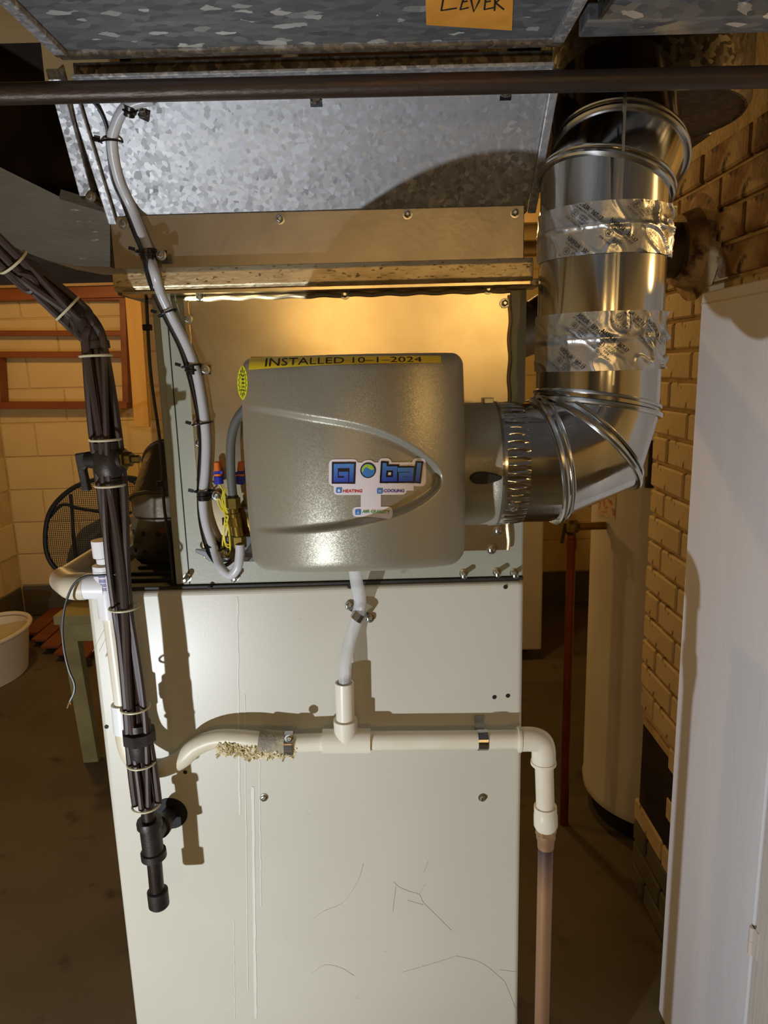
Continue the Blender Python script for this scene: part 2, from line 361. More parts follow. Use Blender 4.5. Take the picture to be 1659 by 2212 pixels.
for P in ([(850, 1905), (862, 1916), (885, 1926), (905, 1932), (915, 1950), (940, 1975), (975, 2010)], [(785, 1865), (772, 1905), (740, 1950), (700, 1968), (676, 1985)],
          [(905, 1932), (918, 1910)], [(855, 1915), (848, 1970)], [(880, 1945), (915, 1955)], [(672, 2105), (700, 2085), (735, 2090), (765, 2108)], [(985, 2065), (940, 2080), (870, 2100)], [(1080, 2095), (1118, 2100)], [(1090, 2120), (1112, 2175), (1118, 2205)],
          [(985, 2065), (1040, 2080), (1090, 2120)], [(925, 1860), (915, 1885)], [(200, 1408), (238, 1335)], [(214, 1408), (245, 1345)]):
    cw.tube(spl([at(x, y, FY-.0006) for x, y in P], 3), .00022, 4)
o = cw.build('cobweb', 'cobweb', fur); o['kind'] = 'stuff'
mk = MB()
for (x0_, w0_, ya_, yb_) in ((512, 5, 1290, 1760), (528, 3, 1500, 2140), (546, 9, 1700, 2200), (560, 3, 1640, 1960), (505, 2, 1990, 2200)):
    S_ = [(at(x0_+(yb_-ya_)*.012*i_/30+2*noise.noise((i_*.4, x0_, 0)), ya_+(yb_-ya_)*i_/30, FY-.0006), w0_*.00033*(.6+.7*abs(noise.noise((i_*.7, x0_, 4))))) for i_ in range(31)]
    mk.add([p_+Vector((sg_*w_, 0, 0)) for p_, w_ in S_ for sg_ in (-1, 1)], [(2*i_, 2*i_+1, 2*i_+3, 2*i_+2) for i_ in range(30)])
o = mk.build('mineral_streak', 'streak', fur); o['kind'] = 'stuff'

# ------------------------------------------------------------------ coil cabinet above the furnace
CY = .972
cx0 = at(392, 1240, CY).x; cx1 = at(1130, 1240, CY).x; cz1 = at(740, 628, CY).z
coil = thing('coil_cabinet', 'grey green sheet metal coil casing on top of the furnace, behind the humidifier', 'duct', ((cx0+cx1)/2, CY, zt))
MB().box(cx0, cx1, CY, FDC, zt, cz1).build('casing', 'grey_enamel', coil, bevel=.003)
MB().box(cx0-.010, cx0+.002, CY+.004, CY+.03, zt, cz1).build('corner_flange', 'grey_enamel', coil, bevel=.002)
MB().box(cx0+.010, cx0+.0112, CY-.0009, CY+.002, zt+.002, cz1).build('corner_seam', 'black', coil)
px0 = at(403, 640, CY).x; px1 = at(1100, 640, CY).x; pz0 = at(760, 1194, CY).z; PY = CY-.006
def warp(u, v): return (px0+(px1-px0)*u, PY+.0007*noise.noise((u*4, v*4, 2.)) - .0008, pz0+(cz1-.002-pz0)*v)
pl = MB().grid(warp, 40, 30); pl.build('cover_plate', 'new_galv', coil, 'all')
e = MB(); e.box(px0-.003, px0+.003, PY-.004, CY, pz0, cz1-.006); e.build('plate_lip', 'new_galv', coil, bevel=.001)
e = MB()
pts = [Vector((px1+.001*math.sin(k*.6), PY-.001, pz0+(cz1-.012-pz0)*k/72)) for k in range(73)]
e.tube(pts, .0028, 8); e.build('plate_lip', 'new_galv', coil, True)
e = MB(); e.tube([Vector((px0+(px1-px0)*k/90, PY-.002, cz1-.006+.0008*math.sin(k*.7))) for k in range(91)], .003, 8); e.build('plate_lip', 'new_galv', coil, True)
screws(coil, [(432, 642), (745, 636), (1055, 625), (1090, 655), (407, 690), (430, 957), (1062, 1187), (1076, 1146)], PY-.002)
screws(coil, [(405, 1247), (510, 1245), (1001, 1238), (1073, 1235), (1110, 1237)], CY, LONG)

sw_ = thing('side_wire', 'thin black wire running down the left edge of the grey coil casing', 'wire', (cx0-.016, CY+.006, zt))
MB().tube(spl([(cx0-.016, CY+.004, cz1+.0), (cx0-.018, CY+.0, cz1-.1), (cx0-.0145, CY+.003, cz1-.2), (cx0-.0165, CY+.002, cz1-.28), (cx0-.014, CY+.004, zt+.06), (cx0-.014, CY+.006, zt+.003)]), .0022, 8).build('insulation', 'black_plastic', sw_, True)
for z in (cz1-.04, cz1-.25): MB().box(cx0-.023, cx0-.012, CY-.003, CY+.006, z-.004, z+.004).build('clip', 'black_plastic', sw_, bevel=.001)
# ------------------------------------------------------------------ supply plenum: collar, flange, flared transition
SY = .956
sx0 = at(243, 515, SY).x; sx1 = at(1131, 515, SY).x
sz0 = at(700, 585, SY).z; sz1 = at(700, 456, SY).z
TY = .868; tz = at(700, 160, TY).z; ZT = CAM.z+.338
sup = thing('supply_plenum', 'galvanised supply plenum flaring upward above the coil casing', 'duct', ((sx0+sx1)/2, SY, cz1))
MB().box(sx0, sx1, SY, FDC, cz1, sz1).build('collar_body', 'dull_galv', sup)
MB().box(sx0, sx0+.034, SY-.0015, SY, sz0, sz1-.001).build('collar_end', 'collar_galv', sup)
MB().box(sx0+.034, sx1, SY-.003, SY, sz0, sz1).build('collar_band', 'collar_galv', sup, bevel=.0008)
fl0 = at(700, 618, .934).z; fl1 = at(700, 566, .934).z; fx0 = at(243, 600, .934).x; fx1 = at(1152, 600, .934).x
f = MB(); prof = [(SY, fl0), (.938, fl0), (.934, fl0+.005), (.9335, fl1-.007), (.937, fl1-.001), (.943, fl1), (SY, fl1-.001)]
f.prism([(fx0, y, z) for y, z in prof], (fx1-fx0, 0, 0)); f.build('flange', 'old_flange', sup, bevel=.001)
MB().box(fx0+.01, fx1, .9345, CY+.01, fl0-.004, fl0-.0005).build('flange_underside', 'new_galv', sup)
MB().box(fx1-.03, fx1+.012, .946, .99, fl0-.006, fl0+.004).build('flange_corner', 'old_flange', sup, bevel=.002)
gx0, gx1 = at(250, 452, SY).x, at(1140, 449, SY).x
hx0, hx1 = at(163, 190, TY).x, at(1192, 190, TY).x
zb = sz1-.006
def trans(u, v):
    y = SY+.004+(TY-SY-.004)*v; z = zb+(tz-zb)*v; x = (gx0+(gx1-gx0)*u)*(1-v)+(hx0+(hx1-hx0)*u)*v
    k = 0.0012*noise.noise((u*4, v*4, 7))
    return (x, y+k, z)
MB().grid(trans, 30, 16).build('sloped_face', 'spangle', sup, 'all')
s = MB(); A = [(gx0, SY+.004, zb), (hx0, TY, tz), (hx0, TY, ZT), (hx0, FDC, ZT), (gx0, FDC, zb)]; B = [(gx1, SY+.004, zb), (hx1, TY, tz), (hx1, TY, ZT), (hx1, FDC, ZT), (gx1, FDC, zb)]
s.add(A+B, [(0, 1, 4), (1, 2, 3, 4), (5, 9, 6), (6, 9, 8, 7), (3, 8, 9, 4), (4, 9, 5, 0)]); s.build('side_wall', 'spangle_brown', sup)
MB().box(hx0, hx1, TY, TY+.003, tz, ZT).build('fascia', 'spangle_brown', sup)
MB().box(hx0, hx1, TY-.010, TY+.002, tz-.001, tz+.003).build('seam_lip', 'spangle', sup, bevel=.0008)
for a, c, sg in ((trans(0, 0), trans(0, 1), -1), (trans(1, 0), trans(1, 1), 1)):
    a, c = Vector(a), Vector(c); n = Vector((0, -(tz-zb), -(SY-TY))).normalized()
    MB().prism([a+n*.001, a+n*.001+Vector((sg*.010, 0, 0)), c+n*.001+Vector((sg*.010, 0, 0)), c+n*.001], n*.006).build('corner_seam', 'spangle', sup, bevel=.001)
screws(sup, [(268, 485), (605, 474), (880, 463), (1112, 460)], SY-.003)
# clips on the sloped face just under the overhead pipe
nrm = Vector((0, -(tz-zb), -(SY-TY))).normalized(); q0 = Vector(trans(.5, .5))
for p in ((683, 216), (1092, 202)):
    q = ptn(p, nrm, q0); c = MB(); u, v = basis(nrm)
    c.prism([q+u*a+v*bb for a, bb in ((.008, -.007), (.008, .007), (-.007, .007), (-.007, -.007))], nrm*.0015)
    o = c.build('clip', 'black_plastic', sup, bevel=.0006); inst(SCREW, 'screw', o, q+nrm*.002, (math.radians(-38), 0, 0))

# ------------------------------------------------------------------ trunk ducts overhead
tx0, tx1 = at(133, 98, .842).x, at(1203, 95, .842).x
tr = thing('overhead_duct', 'wide spangled trunk duct running overhead, orange note taped to it', 'duct', ((tx0+tx1)/2, 0, ZT))
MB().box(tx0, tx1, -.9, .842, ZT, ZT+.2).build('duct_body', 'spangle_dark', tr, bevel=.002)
MB().box(tx0-.004, tx1+.006, .838, .850, ZT-.005, ZT+.004).build('drive_cleat', 'spangle', tr, bevel=.002)
for x in (tx0, tx1):
    MB().bar((x, -.9, ZT-.002), (x, .84, ZT-.002), .008, .012).build('edge_seam', 'spangle', tr, bevel=.001)
rt = thing('side_overhead_duct', 'spangled trunk duct overhead at the right with a pressed round ring', 'duct', (.7, 0, ZT))
rx0 = tx1+.028
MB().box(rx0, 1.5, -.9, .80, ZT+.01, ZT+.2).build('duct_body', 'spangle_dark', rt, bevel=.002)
MB().box(rx0-.010, 1.5, .79, .825, ZT-.006, ZT+.012).build('drive_cleat', 'spangle_dark', rt, bevel=.002)
MB().box(rx0, rx0+.004, .2, .80, ZT-.004, ZT+.012).build('edge_seam', 'spangle_brown', rt)
g = MB(); c0 = at(1400, -60, Z=ZT+.009)
rr_ = (at(1409, 70, Z=ZT+.009)-c0).length
g.tube([c0+Vector((rr_*math.cos(a_), rr_*math.sin(a_), 0)) for a_ in [-.2+1.35*i_/30 for i_ in range(31)]], .0025, 6); g.build('pressed_ring', 'spangle_dark', rt, True)
# round drum of the return that takes the bypass elbow
dc = Vector((.372, 1.075, 1.795)); DR = .138
dm = thing('return_drum', 'dark round return boot with a flat underside taking the bypass elbow', 'duct', dc)
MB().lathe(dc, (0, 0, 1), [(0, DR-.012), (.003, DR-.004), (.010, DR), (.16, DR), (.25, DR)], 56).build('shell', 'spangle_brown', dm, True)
MB().ring(dc+Vector((0, 0, .003)), (0, 0, 1), DR-.008, .004, 56, 8).build('bottom_bead', 'spangle_brown', dm, True)
MB().box(.20, .51, 1.16, 1.5, 1.80, 2.05).build('trunk_box', 'spangle_brown', dm, bevel=.004)

# left hand return duct with its curved throat
ZR = CAM.z+.2
Lp = [(-160, 285, 1.03), (0, 361, 1.04), (137, 429, 1.05), (238, 459, 1.05), (238, 577, 1.12), (168, 575, 1.12), (104, 563, 1.12), (45, 541, 1.115), (-30, 500, 1.105), (-200, 400, 1.08)]
poly = [at(*p) for p in Lp]
pn = (poly[3]-poly[1]).cross(poly[7]-poly[1]).normalized(); poly = [ptn(p[:2], pn, poly[1]) for p in Lp]
rd = thing('return_duct', 'dull grey duct with a curved throat left of the supply plenum', 'duct', poly[2])
MB().prism(poly, (0, .003, 0)).build('front_plate', 'dull_galv', rd)
sd = MB()
for a, c in zip(poly[3:], poly[4:]): sd.add([a, c, c+Vector((0, .1, 0)), a+Vector((0, .1, 0))], [(0, 1, 2, 3)])
sd.build('throat', 'dull_galv', rd)
MB().bar(poly[3]+Vector((0, -.006, .004)), poly[2]+Vector((0, -.006, .004)), .012, .008).build('edge_strip', 'dull_galv', rd)
MB().prism([(poly[3].x, 1.2, poly[3].z-.02), (poly[0].x-.5, 1.2, poly[3].z-.02), (poly[0].x-.5, 1.2, 2.05), (poly[3].x, 1.2, 2.05)], (0, .45, 0)).build('void_backing', 'void_dark', rd, bevel=.004)  # added dark box, paints the unlit void over the duct, no duct part
hs = MB(); a = at(186, 424, .935); c = at(112, 150, .84); n = nrm
hs.prism([a+Vector((-.008, 0, 0)), a+Vector((.008, 0, 0)), c+Vector((.007, 0, 0)), c+Vector((-.007, 0, 0))], -n*.003)
hs.prism([a+Vector((.008, 0, 0)), c+Vector((.007, 0, 0)), c+Vector((.007, 0, 0))-n*.02, a+Vector((.008, 0, 0))-n*.02], (-.002, 0, 0))
hg = thing('hanger_angle', 'slanting galvanised angle strip between the left duct and the supply plenum', 'bracket', a)
hs.build('angle_strip', 'spangle', hg, bevel=.0008)
ft = MB(); ft.prism([at(172, 425, .95), at(207, 420, .95), at(242, 455, .99), at(182, 434, 1.0)], (0, 0, .003)); ft.build('foot', 'dull_galv', hg)
inst(SCREW, 'screw', hg, at(196, 426, .93))
# overhead iron pipe
pa, pb = at(0, 203, .815), at(1659, 166, .815); dd = (pb-pa)/(pb.x-pa.x)
ip = thing('overhead_pipe', 'dark rusty iron pipe crossing under the ducts along the top', 'pipe', pa)
PA = pa+dd*(XL-.0-pa.x); PB = pa+dd*(XR-pa.x)
MB().tube([PA, PB], .0106, 20).build('pipe', 'rust_pipe', ip, True)
MB().lathe(pa+dd*(-.086), dd, [(-.03, .0125), (-.029, .014), (.027, .014), (.0275, .0125)], 20).build('coupling', 'joist', ip, True)['label'] = 'cream painted coupling'
# note
zn = ZT-.0012
nt_ = thing('paper_note', 'orange paper note hand lettered LEVER under the trunk duct', 'note', at(1015, 20, Z=zn))
q = [at(x, y, Z=zn) for x, y in ((921, 54), (1106, 66), (1110, -40), (918, -48))]
MB().prism(q, (0, 0, .0006)).build('sheet', 'note_orange', nt_)
k = MB()
for P in ([(962, -22), (957, 0), (953, 22), (968, 20), (987, 17)], [(996, -18), (1000, 0), (994, 20), (1012, 16)], [(998, 4), (1010, 2)], [(1012, -16), (1018, 2), (1023, 25), (1034, 4), (1041, -14)],
          [(1050, -12), (1046, 20), (1066, 16)], [(1048, 4), (1060, 2)], [(1048, -12), (1064, -13)], [(1070, -14), (1068, 22)], [(1070, -12), (1084, -6), (1071, 6), (1088, 20)]):
    k.tube([at(x, y, Z=zn-.0002) for x, y in P], .0009, 6)
k.build('handwriting', 'ink', nt_)

# ------------------------------------------------------------------ humidifier
HY = .775; HC = .682            # depth of the cover's shoulders and of its bulging middle
hl, hr = at(513, 800, HY).x, at(1006, 900, HY).x
hz1, hz0 = at(760, 764, HC+.01).z, at(775, 1240, HC+.012).z
hcx, hcz, hw, hh = (hl+hr)/2, (hz0+hz1)/2, (hr-hl)/2, (hz1-hz0)/2
sw = [(531, 872), (600, 883), (640, 890), (680, 897), (735, 906), (786, 917), (830, 931), (866, 947), (895, 963), (919, 980), (936, 994), (948, 1008), (955, 1020), (958, 1033), (953, 1053), (940, 1070), (919, 1087), (895, 1101), (866, 1114), (830, 1125), (786, 1136), (735, 1145), (680, 1151), (640, 1154), (600, 1155), (553, 1153)]
def base_y(X, Z): return HC+.086*np.abs((X-hcx)/hw)**2.2+.016*np.abs((Z-hcz+.02)/hh)**2.2
def on_cover(px, py):
    y = HC+.03
    for _ in range(5): p = at(px, py, y); y = float(base_y(p.x, p.z))
    return p
SW = np.array([[p.x, p.z] for p in (on_cover(q.x, q.y) for q in spl([Vector((x, y, 0)) for x, y in sw], 4))])
def cover_y(X, Z):
    X = np.asarray(X, float); Z = np.asarray(Z, float)
    y = base_y(X, Z)
    A = SW[:-1]; B = SW[1:]; D = B-A
    P = np.stack([X.ravel(), Z.ravel()], 1); best = np.full(len(P), 9.)
    for a, d in zip(A, D):
        t = np.clip(((P-a)@d)/(d@d), 0, 1); best = np.minimum(best, np.hypot(*(P-a-t[:, None]*d).T))
    inside = np.zeros(len(P), bool); poly = SW; j = len(poly)-1
    for i in range(len(poly)):
        xi, zi = poly[i]; xj, zj = poly[j]
        c = ((zi > P[:, 1]) != (zj > P[:, 1])) & (P[:, 0] < (xj-xi)*(P[:, 1]-zi)/(zj-zi+1e-12)+xi)
        inside ^= c; j = i
    sd = np.where(inside, best, -best)
    s = np.clip(sd/.0075, 0, 1); s = s*s*(3-2*s)
    xs = SW[:, 0].min(); tp = np.clip((P[:, 0]-xs)/(SW[:, 0].max()-xs), 0, 1)**.5
    return y+(s*tp*.0125).reshape(X.shape)
def corner(x):                                # z limits of the rounded outline
    rt_, rb = .014, .022
    d = min(x-hl, hr-x)
    up = hz1-(rt_-math.sqrt(max(0, rt_**2-(rt_-d)**2)) if d < rt_ else 0)
    dn = hz0+(rb-math.sqrt(max(0, rb**2-(rb-d)**2)) if d < rb else 0)
    return dn-.020*((x-hcx)/hw)**2, up
def samples(n, e=10, f=.10):
    a = [f*(1-math.cos(pi/2*i/e)) for i in range(e)]; mid = [f+(1-2*f)*i/n for i in range(n+1)]
    return a+mid+[1-x for x in a[::-1]]
us, vs_ = samples(150), samples(150)
X = np.zeros((len(vs_), len(us))); Z = X.copy()
for i, u in enumerate(us):
    x = hl+(hr-hl)*u; a, c = corner(x)
    for j, v in enumerate(vs_): X[j, i] = x; Z[j, i] = a+(c-a)*v
Yc = cover_y(X, Z); RR = .014
for j in range(len(vs_)):
    for i in range(len(us)):
        dx = min(X[j, i]-hl, hr-X[j, i]); a, c = corner(X[j, i]); dz = min(Z[j, i]-a, c-Z[j, i])
        r = 0
        for d in (dx, dz):
            if d < RR: r = max(r, RR-math.sqrt(max(0, RR**2-(RR-d)**2)))
        Yc[j, i] += r
nu, nv = len(us), len(vs_)
cv = MB(); cv.add([(X[j, i], Yc[j, i], Z[j, i]) for j in range(nv) for i in range(nu)], [(j*nu+i, j*nu+i+1, (j+1)*nu+i+1, (j+1)*nu+i) for j in range(nv-1) for i in range(nu-1)])
loop = [i for i in range(nu)]+[j*nu+nu-1 for j in range(1, nv)]+[(nv-1)*nu+i for i in range(nu-2, -1, -1)]+[j*nu for j in range(nv-2, 0, -1)]
base = len(cv.v); BY = .862
for q in loop:
    p = cv.v[q]; cv.v.append(Vector((p.x+(p.x-hcx)*.012, BY, p.z+(p.z-hcz)*.012)))
n_ = len(loop); cv.f += [(loop[i], loop[(i+1) % n_], base+(i+1) % n_, base+i) for i in range(n_)]
hum = thing('humidifier', 'taupe bypass humidifier with a swoosh cover and stickers on the coil casing', 'humidifier', (hcx, CY, hz0))
cover = cv.build('cover', 'taupe', hum, 'all')
MB().box(hl+.012, hr-.008, BY-.03, PY-.001, hz0+.012, hz1-.006).build('housing', 'taupe', hum, bevel=.008, seg=3)
MB().lathe((at(752, 757, .72).x, .732, hz1-.003), (0, 0, 1), [(0, .020), (.002, .019), (.003, .012)], 24, sq=(1, .5)).build('latch', 'black_plastic', hum, True)
mp = MB(); zq = at(500, 1200, PY).z
mp.box(at(478, 1200, PY).x, hr, PY-.014, PY-.001, zq-.006, zq+.001); mp.prism([at(422, 1186, PY-.007), at(448, 1191, PY-.007), at(462, 1203, PY-.007), at(482, 1204, PY-.007), at(482, 1214, PY-.007), at(452, 1213, PY-.007), at(436, 1199, PY-.007), at(422, 1194, PY-.007)], (0, .005, 0))
mp.box(at(478, 1200, PY).x, hr, PY-.003, PY-.001, zq, zq+.028)
mp.build('mounting_flange', 'chrome', hum, bevel=.0008)
screws(hum, [(476, 1195), (520, 1196)], PY-.003)
# damper collar, lever and its raised words
J0 = at(1000, 1003, .875); CZ = J0.z; cR = .0755
cxa, cxb = hr-.03, at(1092, 1003, .875-cR).x
MB().lathe((cxa, .875, CZ), (1, 0, 0), [(0, cR), (cxb-cxa-.012, cR), (cxb-cxa-.010, cR+.0012), (cxb-cxa, cR+.0012), (cxb-cxa, cR-.003)], 64).build('damper_collar', 'taupe', hum, True)
lv = MB(); lc = at(1035, 1031, .875-cR); le = at(1083, 1030, .875-cR)
ol = []
for k in range(24):
    a = 2*pi*k/24; t = .5-.5*math.cos(a); ol.append((lc.x-.011+(le.x-lc.x+.011)*t, lc.z+(.0088*math.sin(a))*(1-.55*t)))
lv.prism([(x, .875-cR-.009, z) for x, z in ol], (0, .012, 0)); lv.build('damper_lever', 'lever_black', hum, bevel=.002)
def on_collar(mb, txt, cpx, cpy, wpx, hpx, flip=False):
    V, Fc, asp = textmesh(txt, .03); c = at(cpx, cpy, .875-cR+.001); wm, hm = wpx*.00054, hpx*.00054
    out = []
    for u, v in V:
        u, v = u-.5, v-.5
        if flip: u, v = -u, -v
        dz = c.z+v*hm-CZ; th = dz/cR
        out.append((c.x+u*wm, .875-(cR+.0005)*math.cos(math.asin(max(-1, min(1, th)))), CZ+dz))
    mb.add(out, Fc)
for a_ in (('SUMMER', 1041, 992, 48, 9), ('SUMMER', 1041, 1064, 48, 9, True), ('WINTER', 1041, 1046, 44, 8, True)):
    w = MB(); on_collar(w, *a_); w.build('raised_lettering', 'taupe', hum, flat=1)
# stickers on the cover
def cov(px, py, lay):
    p = on_cover(px, py); return p.x, p.z, lay
def project(mb_pts):
    x = np.array([p[0] for p in mb_pts]); z = np.array([p[1] for p in mb_pts]); y = cover_y(x, z)
    out = []
    for i, p in enumerate(mb_pts):
        a, c = corner(min(max(p[0], hl+1e-4), hr-1e-4)); r = 0
        for d in (min(p[0]-hl, hr-p[0]), min(p[1]-a, c-p[1])):
            if d < RR: r = max(r, RR-math.sqrt(max(0, RR**2-(RR-max(d, 0))**2)))
        out.append((p[0], y[i]+r-.00022*p[2]-.0003, p[1]))
    return out
def rrect(x0, y0, x1, y1, r, lay, n=14, m=8):
    V = []; Fc = []
    for i in range(n+1):
        t = i/n; x = x0+(x1-x0)*(.5-.5*math.cos(pi*t)); d = min(x-x0, x1-x); s = r-math.sqrt(max(0, r*r-(r-d)**2)) if d < r else 0
        for j in range(m+1): V.append(cov(x, y0+s+(y1-y0-2*s)*j/m, lay))
    for i in range(n):
        for j in range(m): Fc.append((i*(m+1)+j, i*(m+1)+j+1, (i+1)*(m+1)+j+1, (i+1)*(m+1)+j))
    return project(V), Fc
def quadgrid(c, lay, n=20, m=4):
    V = []
    for j in range(m+1):
        for i in range(n+1):
            u, v = i/n, j/m
            x = (c[0][0]*(1-u)+c[1][0]*u)*(1-v)+(c[3][0]*(1-u)+c[2][0]*u)*v; y = (c[0][1]*(1-u)+c[1][1]*u)*(1-v)+(c[3][1]*(1-u)+c[2][1]*u)*v
            V.append(cov(x, y, lay))
    return project(V), [(j*(n+1)+i, j*(n+1)+i+1, (j+1)*(n+1)+i+1, (j+1)*(n+1)+i) for j in range(m) for i in range(n)]
def strokes(mb, paths, w, lay, f):
    for P in paths:
        for (ax, ay), (bx, by) in zip(P, P[1:]):
            L = math.hypot(bx-ax, by-ay); ux, uy = (bx-ax)/L*w/2, (by-ay)/L*w/2
            c = [(ax-ux-uy, ay-uy+ux), (bx+ux-uy, by+uy+ux), (bx+ux+uy, by+uy-ux), (ax-ux+uy, ay-uy-ux)]
            mb.add(*quadgrid([f(*q) for q in c], lay, 5, 2))
def words(mb, s, q, lay, bold=.02):
    V, Fc, asp = textmesh(s, bold, 2); out = []
    for u, v in V:
        v = 1-v
        x = (q[0][0]*(1-u)+q[1][0]*u)*(1-v)+(q[3][0]*(1-u)+q[2][0]*u)*v; y = (q[0][1]*(1-u)+q[1][1]*u)*(1-v)+(q[3][1]*(1-u)+q[2][1]*u)*v
        out.append(cov(x, y, lay))
    mb.add(project(out), Fc)
q = [(537, 768), (953, 768), (953, 782), (538, 797)]
def bend(c): return c
t = MB(); 
def strip(u, v):
    x = 537+416*u; top = 770-2*u; bot = 799-34*u+18*u*u+1*u; return cov(x, top+(bot-top)*v, 1)
S = [strip(i/90, j/14) for j in range(15) for i in range(91)]
t.add(project(S), [(j*91+i, j*91+i+1, (j+1)*91+i+1, (j+1)*91+i) for j in range(14) for i in range(90)])
dl = t.build('date_label', 'yellow_label', hum, 'all'); dl['label'] = 'yellow label tape reading INSTALLED 10-1-2024'
V, Fc, asp = textmesh('INSTALLED 10\u20131\u20132024', 0.0, 3); o2 = []
for u, v in V:
    x = .085+.815*u; p = strip(x, .12+.72*(1-v)); o2.append((p[0], p[1], 4.2))
t = MB(); t.add(project(o2), Fc); t.build('lettering', 'ink', dl, flat=1)
# round yellow starburst sticker on the left shoulder
t = MB(); V = []; n = 40
cx, cy, rx, ry = 521, 827, 14, 38
V = [cov(cx, cy, 1)]+[cov(cx+rx*k/4*math.cos(2*pi*i/n), cy+ry*k/4*math.sin(2*pi*i/n), 1) for k in range(1, 5) for i in range(n)]
Fc = [(0, 1+i, 1+(i+1) % n) for i in range(n)]+[(1+k*n+i, 1+k*n+(i+1) % n, 1+(k+1)*n+(i+1) % n, 1+(k+1)*n+i) for k in range(3) for i in range(n)]
t.add(project(V), Fc); sb = t.build('burst_sticker', 'sticker_yellow', hum, 'all'); sb['label'] = 'round yellow starburst sticker'
t = MB()
zz = [(cx+rx*(.86 if i % 2 else .58)*math.cos(2*pi*i/32), cy+ry*(.86 if i % 2 else .6)*math.sin(2*pi*i/32)) for i in range(33)]
strokes(t, [zz], 1.0, 2, lambda x, y: (x, y))
for i, s in enumerate(('Water', 'humidifier', 'handle', 'does not', 'daily flow')):
    words(t, s, [(515, 808+8*i), (527, 808+8*i), (527, 814+8*i), (515, 814+8*i)], 2, .03)
t.build('burst_print', 'ink', sb, flat=1)
# company sticker
def zf(x, y): return (700+x/6.9125, 980+y/6.9125)
t = MB()
for i, (x0, y0, x1, y1, r) in enumerate(((62, 100, 505, 505, 75), (810, 88, 1010, 500, 70), (900, 150, 1400, 515, 60), (1320, 88, 1532, 515, 70), (450, 150, 900, 560, 20), (135, 440, 1240, 640, 60), (545, 560, 850, 900, 40), (420, 820, 1025, 972, 60), (530, 112, 785, 400, 125), (1150, 480, 1345, 580, 6))):
    a, c = zf(x0, y0), zf(x1, y1); t.add(*rrect(a[0], a[1], c[0], c[1], r/6.9125, 1+i*.04))
st = t.build('company_sticker', 'white_vinyl', hum, 'all'); st['label'] = 'white die-cut sticker with thick blue lettering'
LT = [[(350, 200), (168, 200), (165, 410), (322, 410), (325, 318), (245, 318)], [(410, 200), (402, 412)],
      [(905, 190), (892, 405), (1060, 405), (1066, 240), (925, 240)], [(1135, 262), (1315, 262), (1302, 405), (1148, 405), (1150, 335), (1270, 335)], [(1428, 190), (1402, 408)]]
for P in LT:
    t = MB(); strokes(t, [[zf(*p) for p in P]], 118/6.9125, 3, lambda x, y: (x, y)); t.build('letter_outline', 'logo_black', st, flat=1)
    t = MB(); strokes(t, [[zf(*p) for p in P]], 64/6.9125, 4.2, lambda x, y: (x, y)); t.build('letter', 'logo_blue', st, flat=1)
def disc(cx, cy, r, lay, pts=None):
    n = 32; a = [cov(*zf(cx, cy), lay)]+[cov(*zf(cx+r*math.cos(2*pi*i/n), cy+r*math.sin(2*pi*i/n)), lay) for i in range(n)]
    return project(a), [(0, 1+i, 1+(i+1) % n) for i in range(n)]
t = MB(); t.add(*disc(655, 268, 118, 3)); t.build('globe_rim', 'logo_black', st, flat=1)
t = MB(); t.add(*disc(655, 268, 102, 4)); t.build('globe', 'globe_blue', st, flat=1)
t = MB()
for P in ([(575, 215), (620, 178), (660, 172), (640, 215), (600, 235), (575, 300), (560, 275), (562, 240)], [(660, 180), (710, 190), (745, 240), (740, 255), (700, 262), (680, 250), (640, 225)]):
    t.add(project([cov(*zf(*p), 5) for p in P]), [tuple(range(len(P)))])
t.build('globe_land', 'globe_green', st, flat=1)
for s, x0, y0, x1, y1, m in (('HEATING', 275, 556, 566, 604, 'logo_red'), ('COOLING', 892, 556, 1203, 604, 'logo_violet'), ('AIR QUALITY', 562, 870, 990, 922, 'logo_green')):
    t = MB(); words(t, s, [zf(x0, y0), zf(x1, y0), zf(x1, y1), zf(x0, y1)], 4 if s[0] == 'A' else 2.4, .03); t.build('lettering', m, st, flat=1)
for i, (x0, y0) in enumerate(((172, 525), (790, 540), (460, 858))):
    t = MB(); a, c = zf(x0, y0), zf(x0+86, y0+82); t.add(*rrect(a[0], a[1], c[0], c[1], 1.6, 3, 6, 4)); t.build('icon_tile', 'globe_blue', st, flat=1)
    t = MB(); cx_, cy_ = x0+43, y0+41
    if i == 0: P = [[(cx_-16, cy_+22), (cx_-20, cy_+2), (cx_, cy_-24), (cx_+20, cy_+2), (cx_+16, cy_+22)]]; t.add(project([cov(*zf(*p), 4.5) for p in P[0]]), [(0, 1, 2, 3, 4)])
    elif i == 1: strokes(t, [[zf(cx_-22, cy_-13+13*j), zf(cx_+22, cy_-13+13*j)] for j in range(3)], .8, 4.5, lambda x, y: (x, y))
    else: strokes(t, [[zf(cx_, cy_-25), zf(cx_, cy_+25)], [zf(cx_-20, cy_+18), zf(cx_, cy_), zf(cx_+20, cy_+18)]], .8, 4.5, lambda x, y: (x, y))
    t.build('icon_mark', 'white_vinyl', st, flat=1)

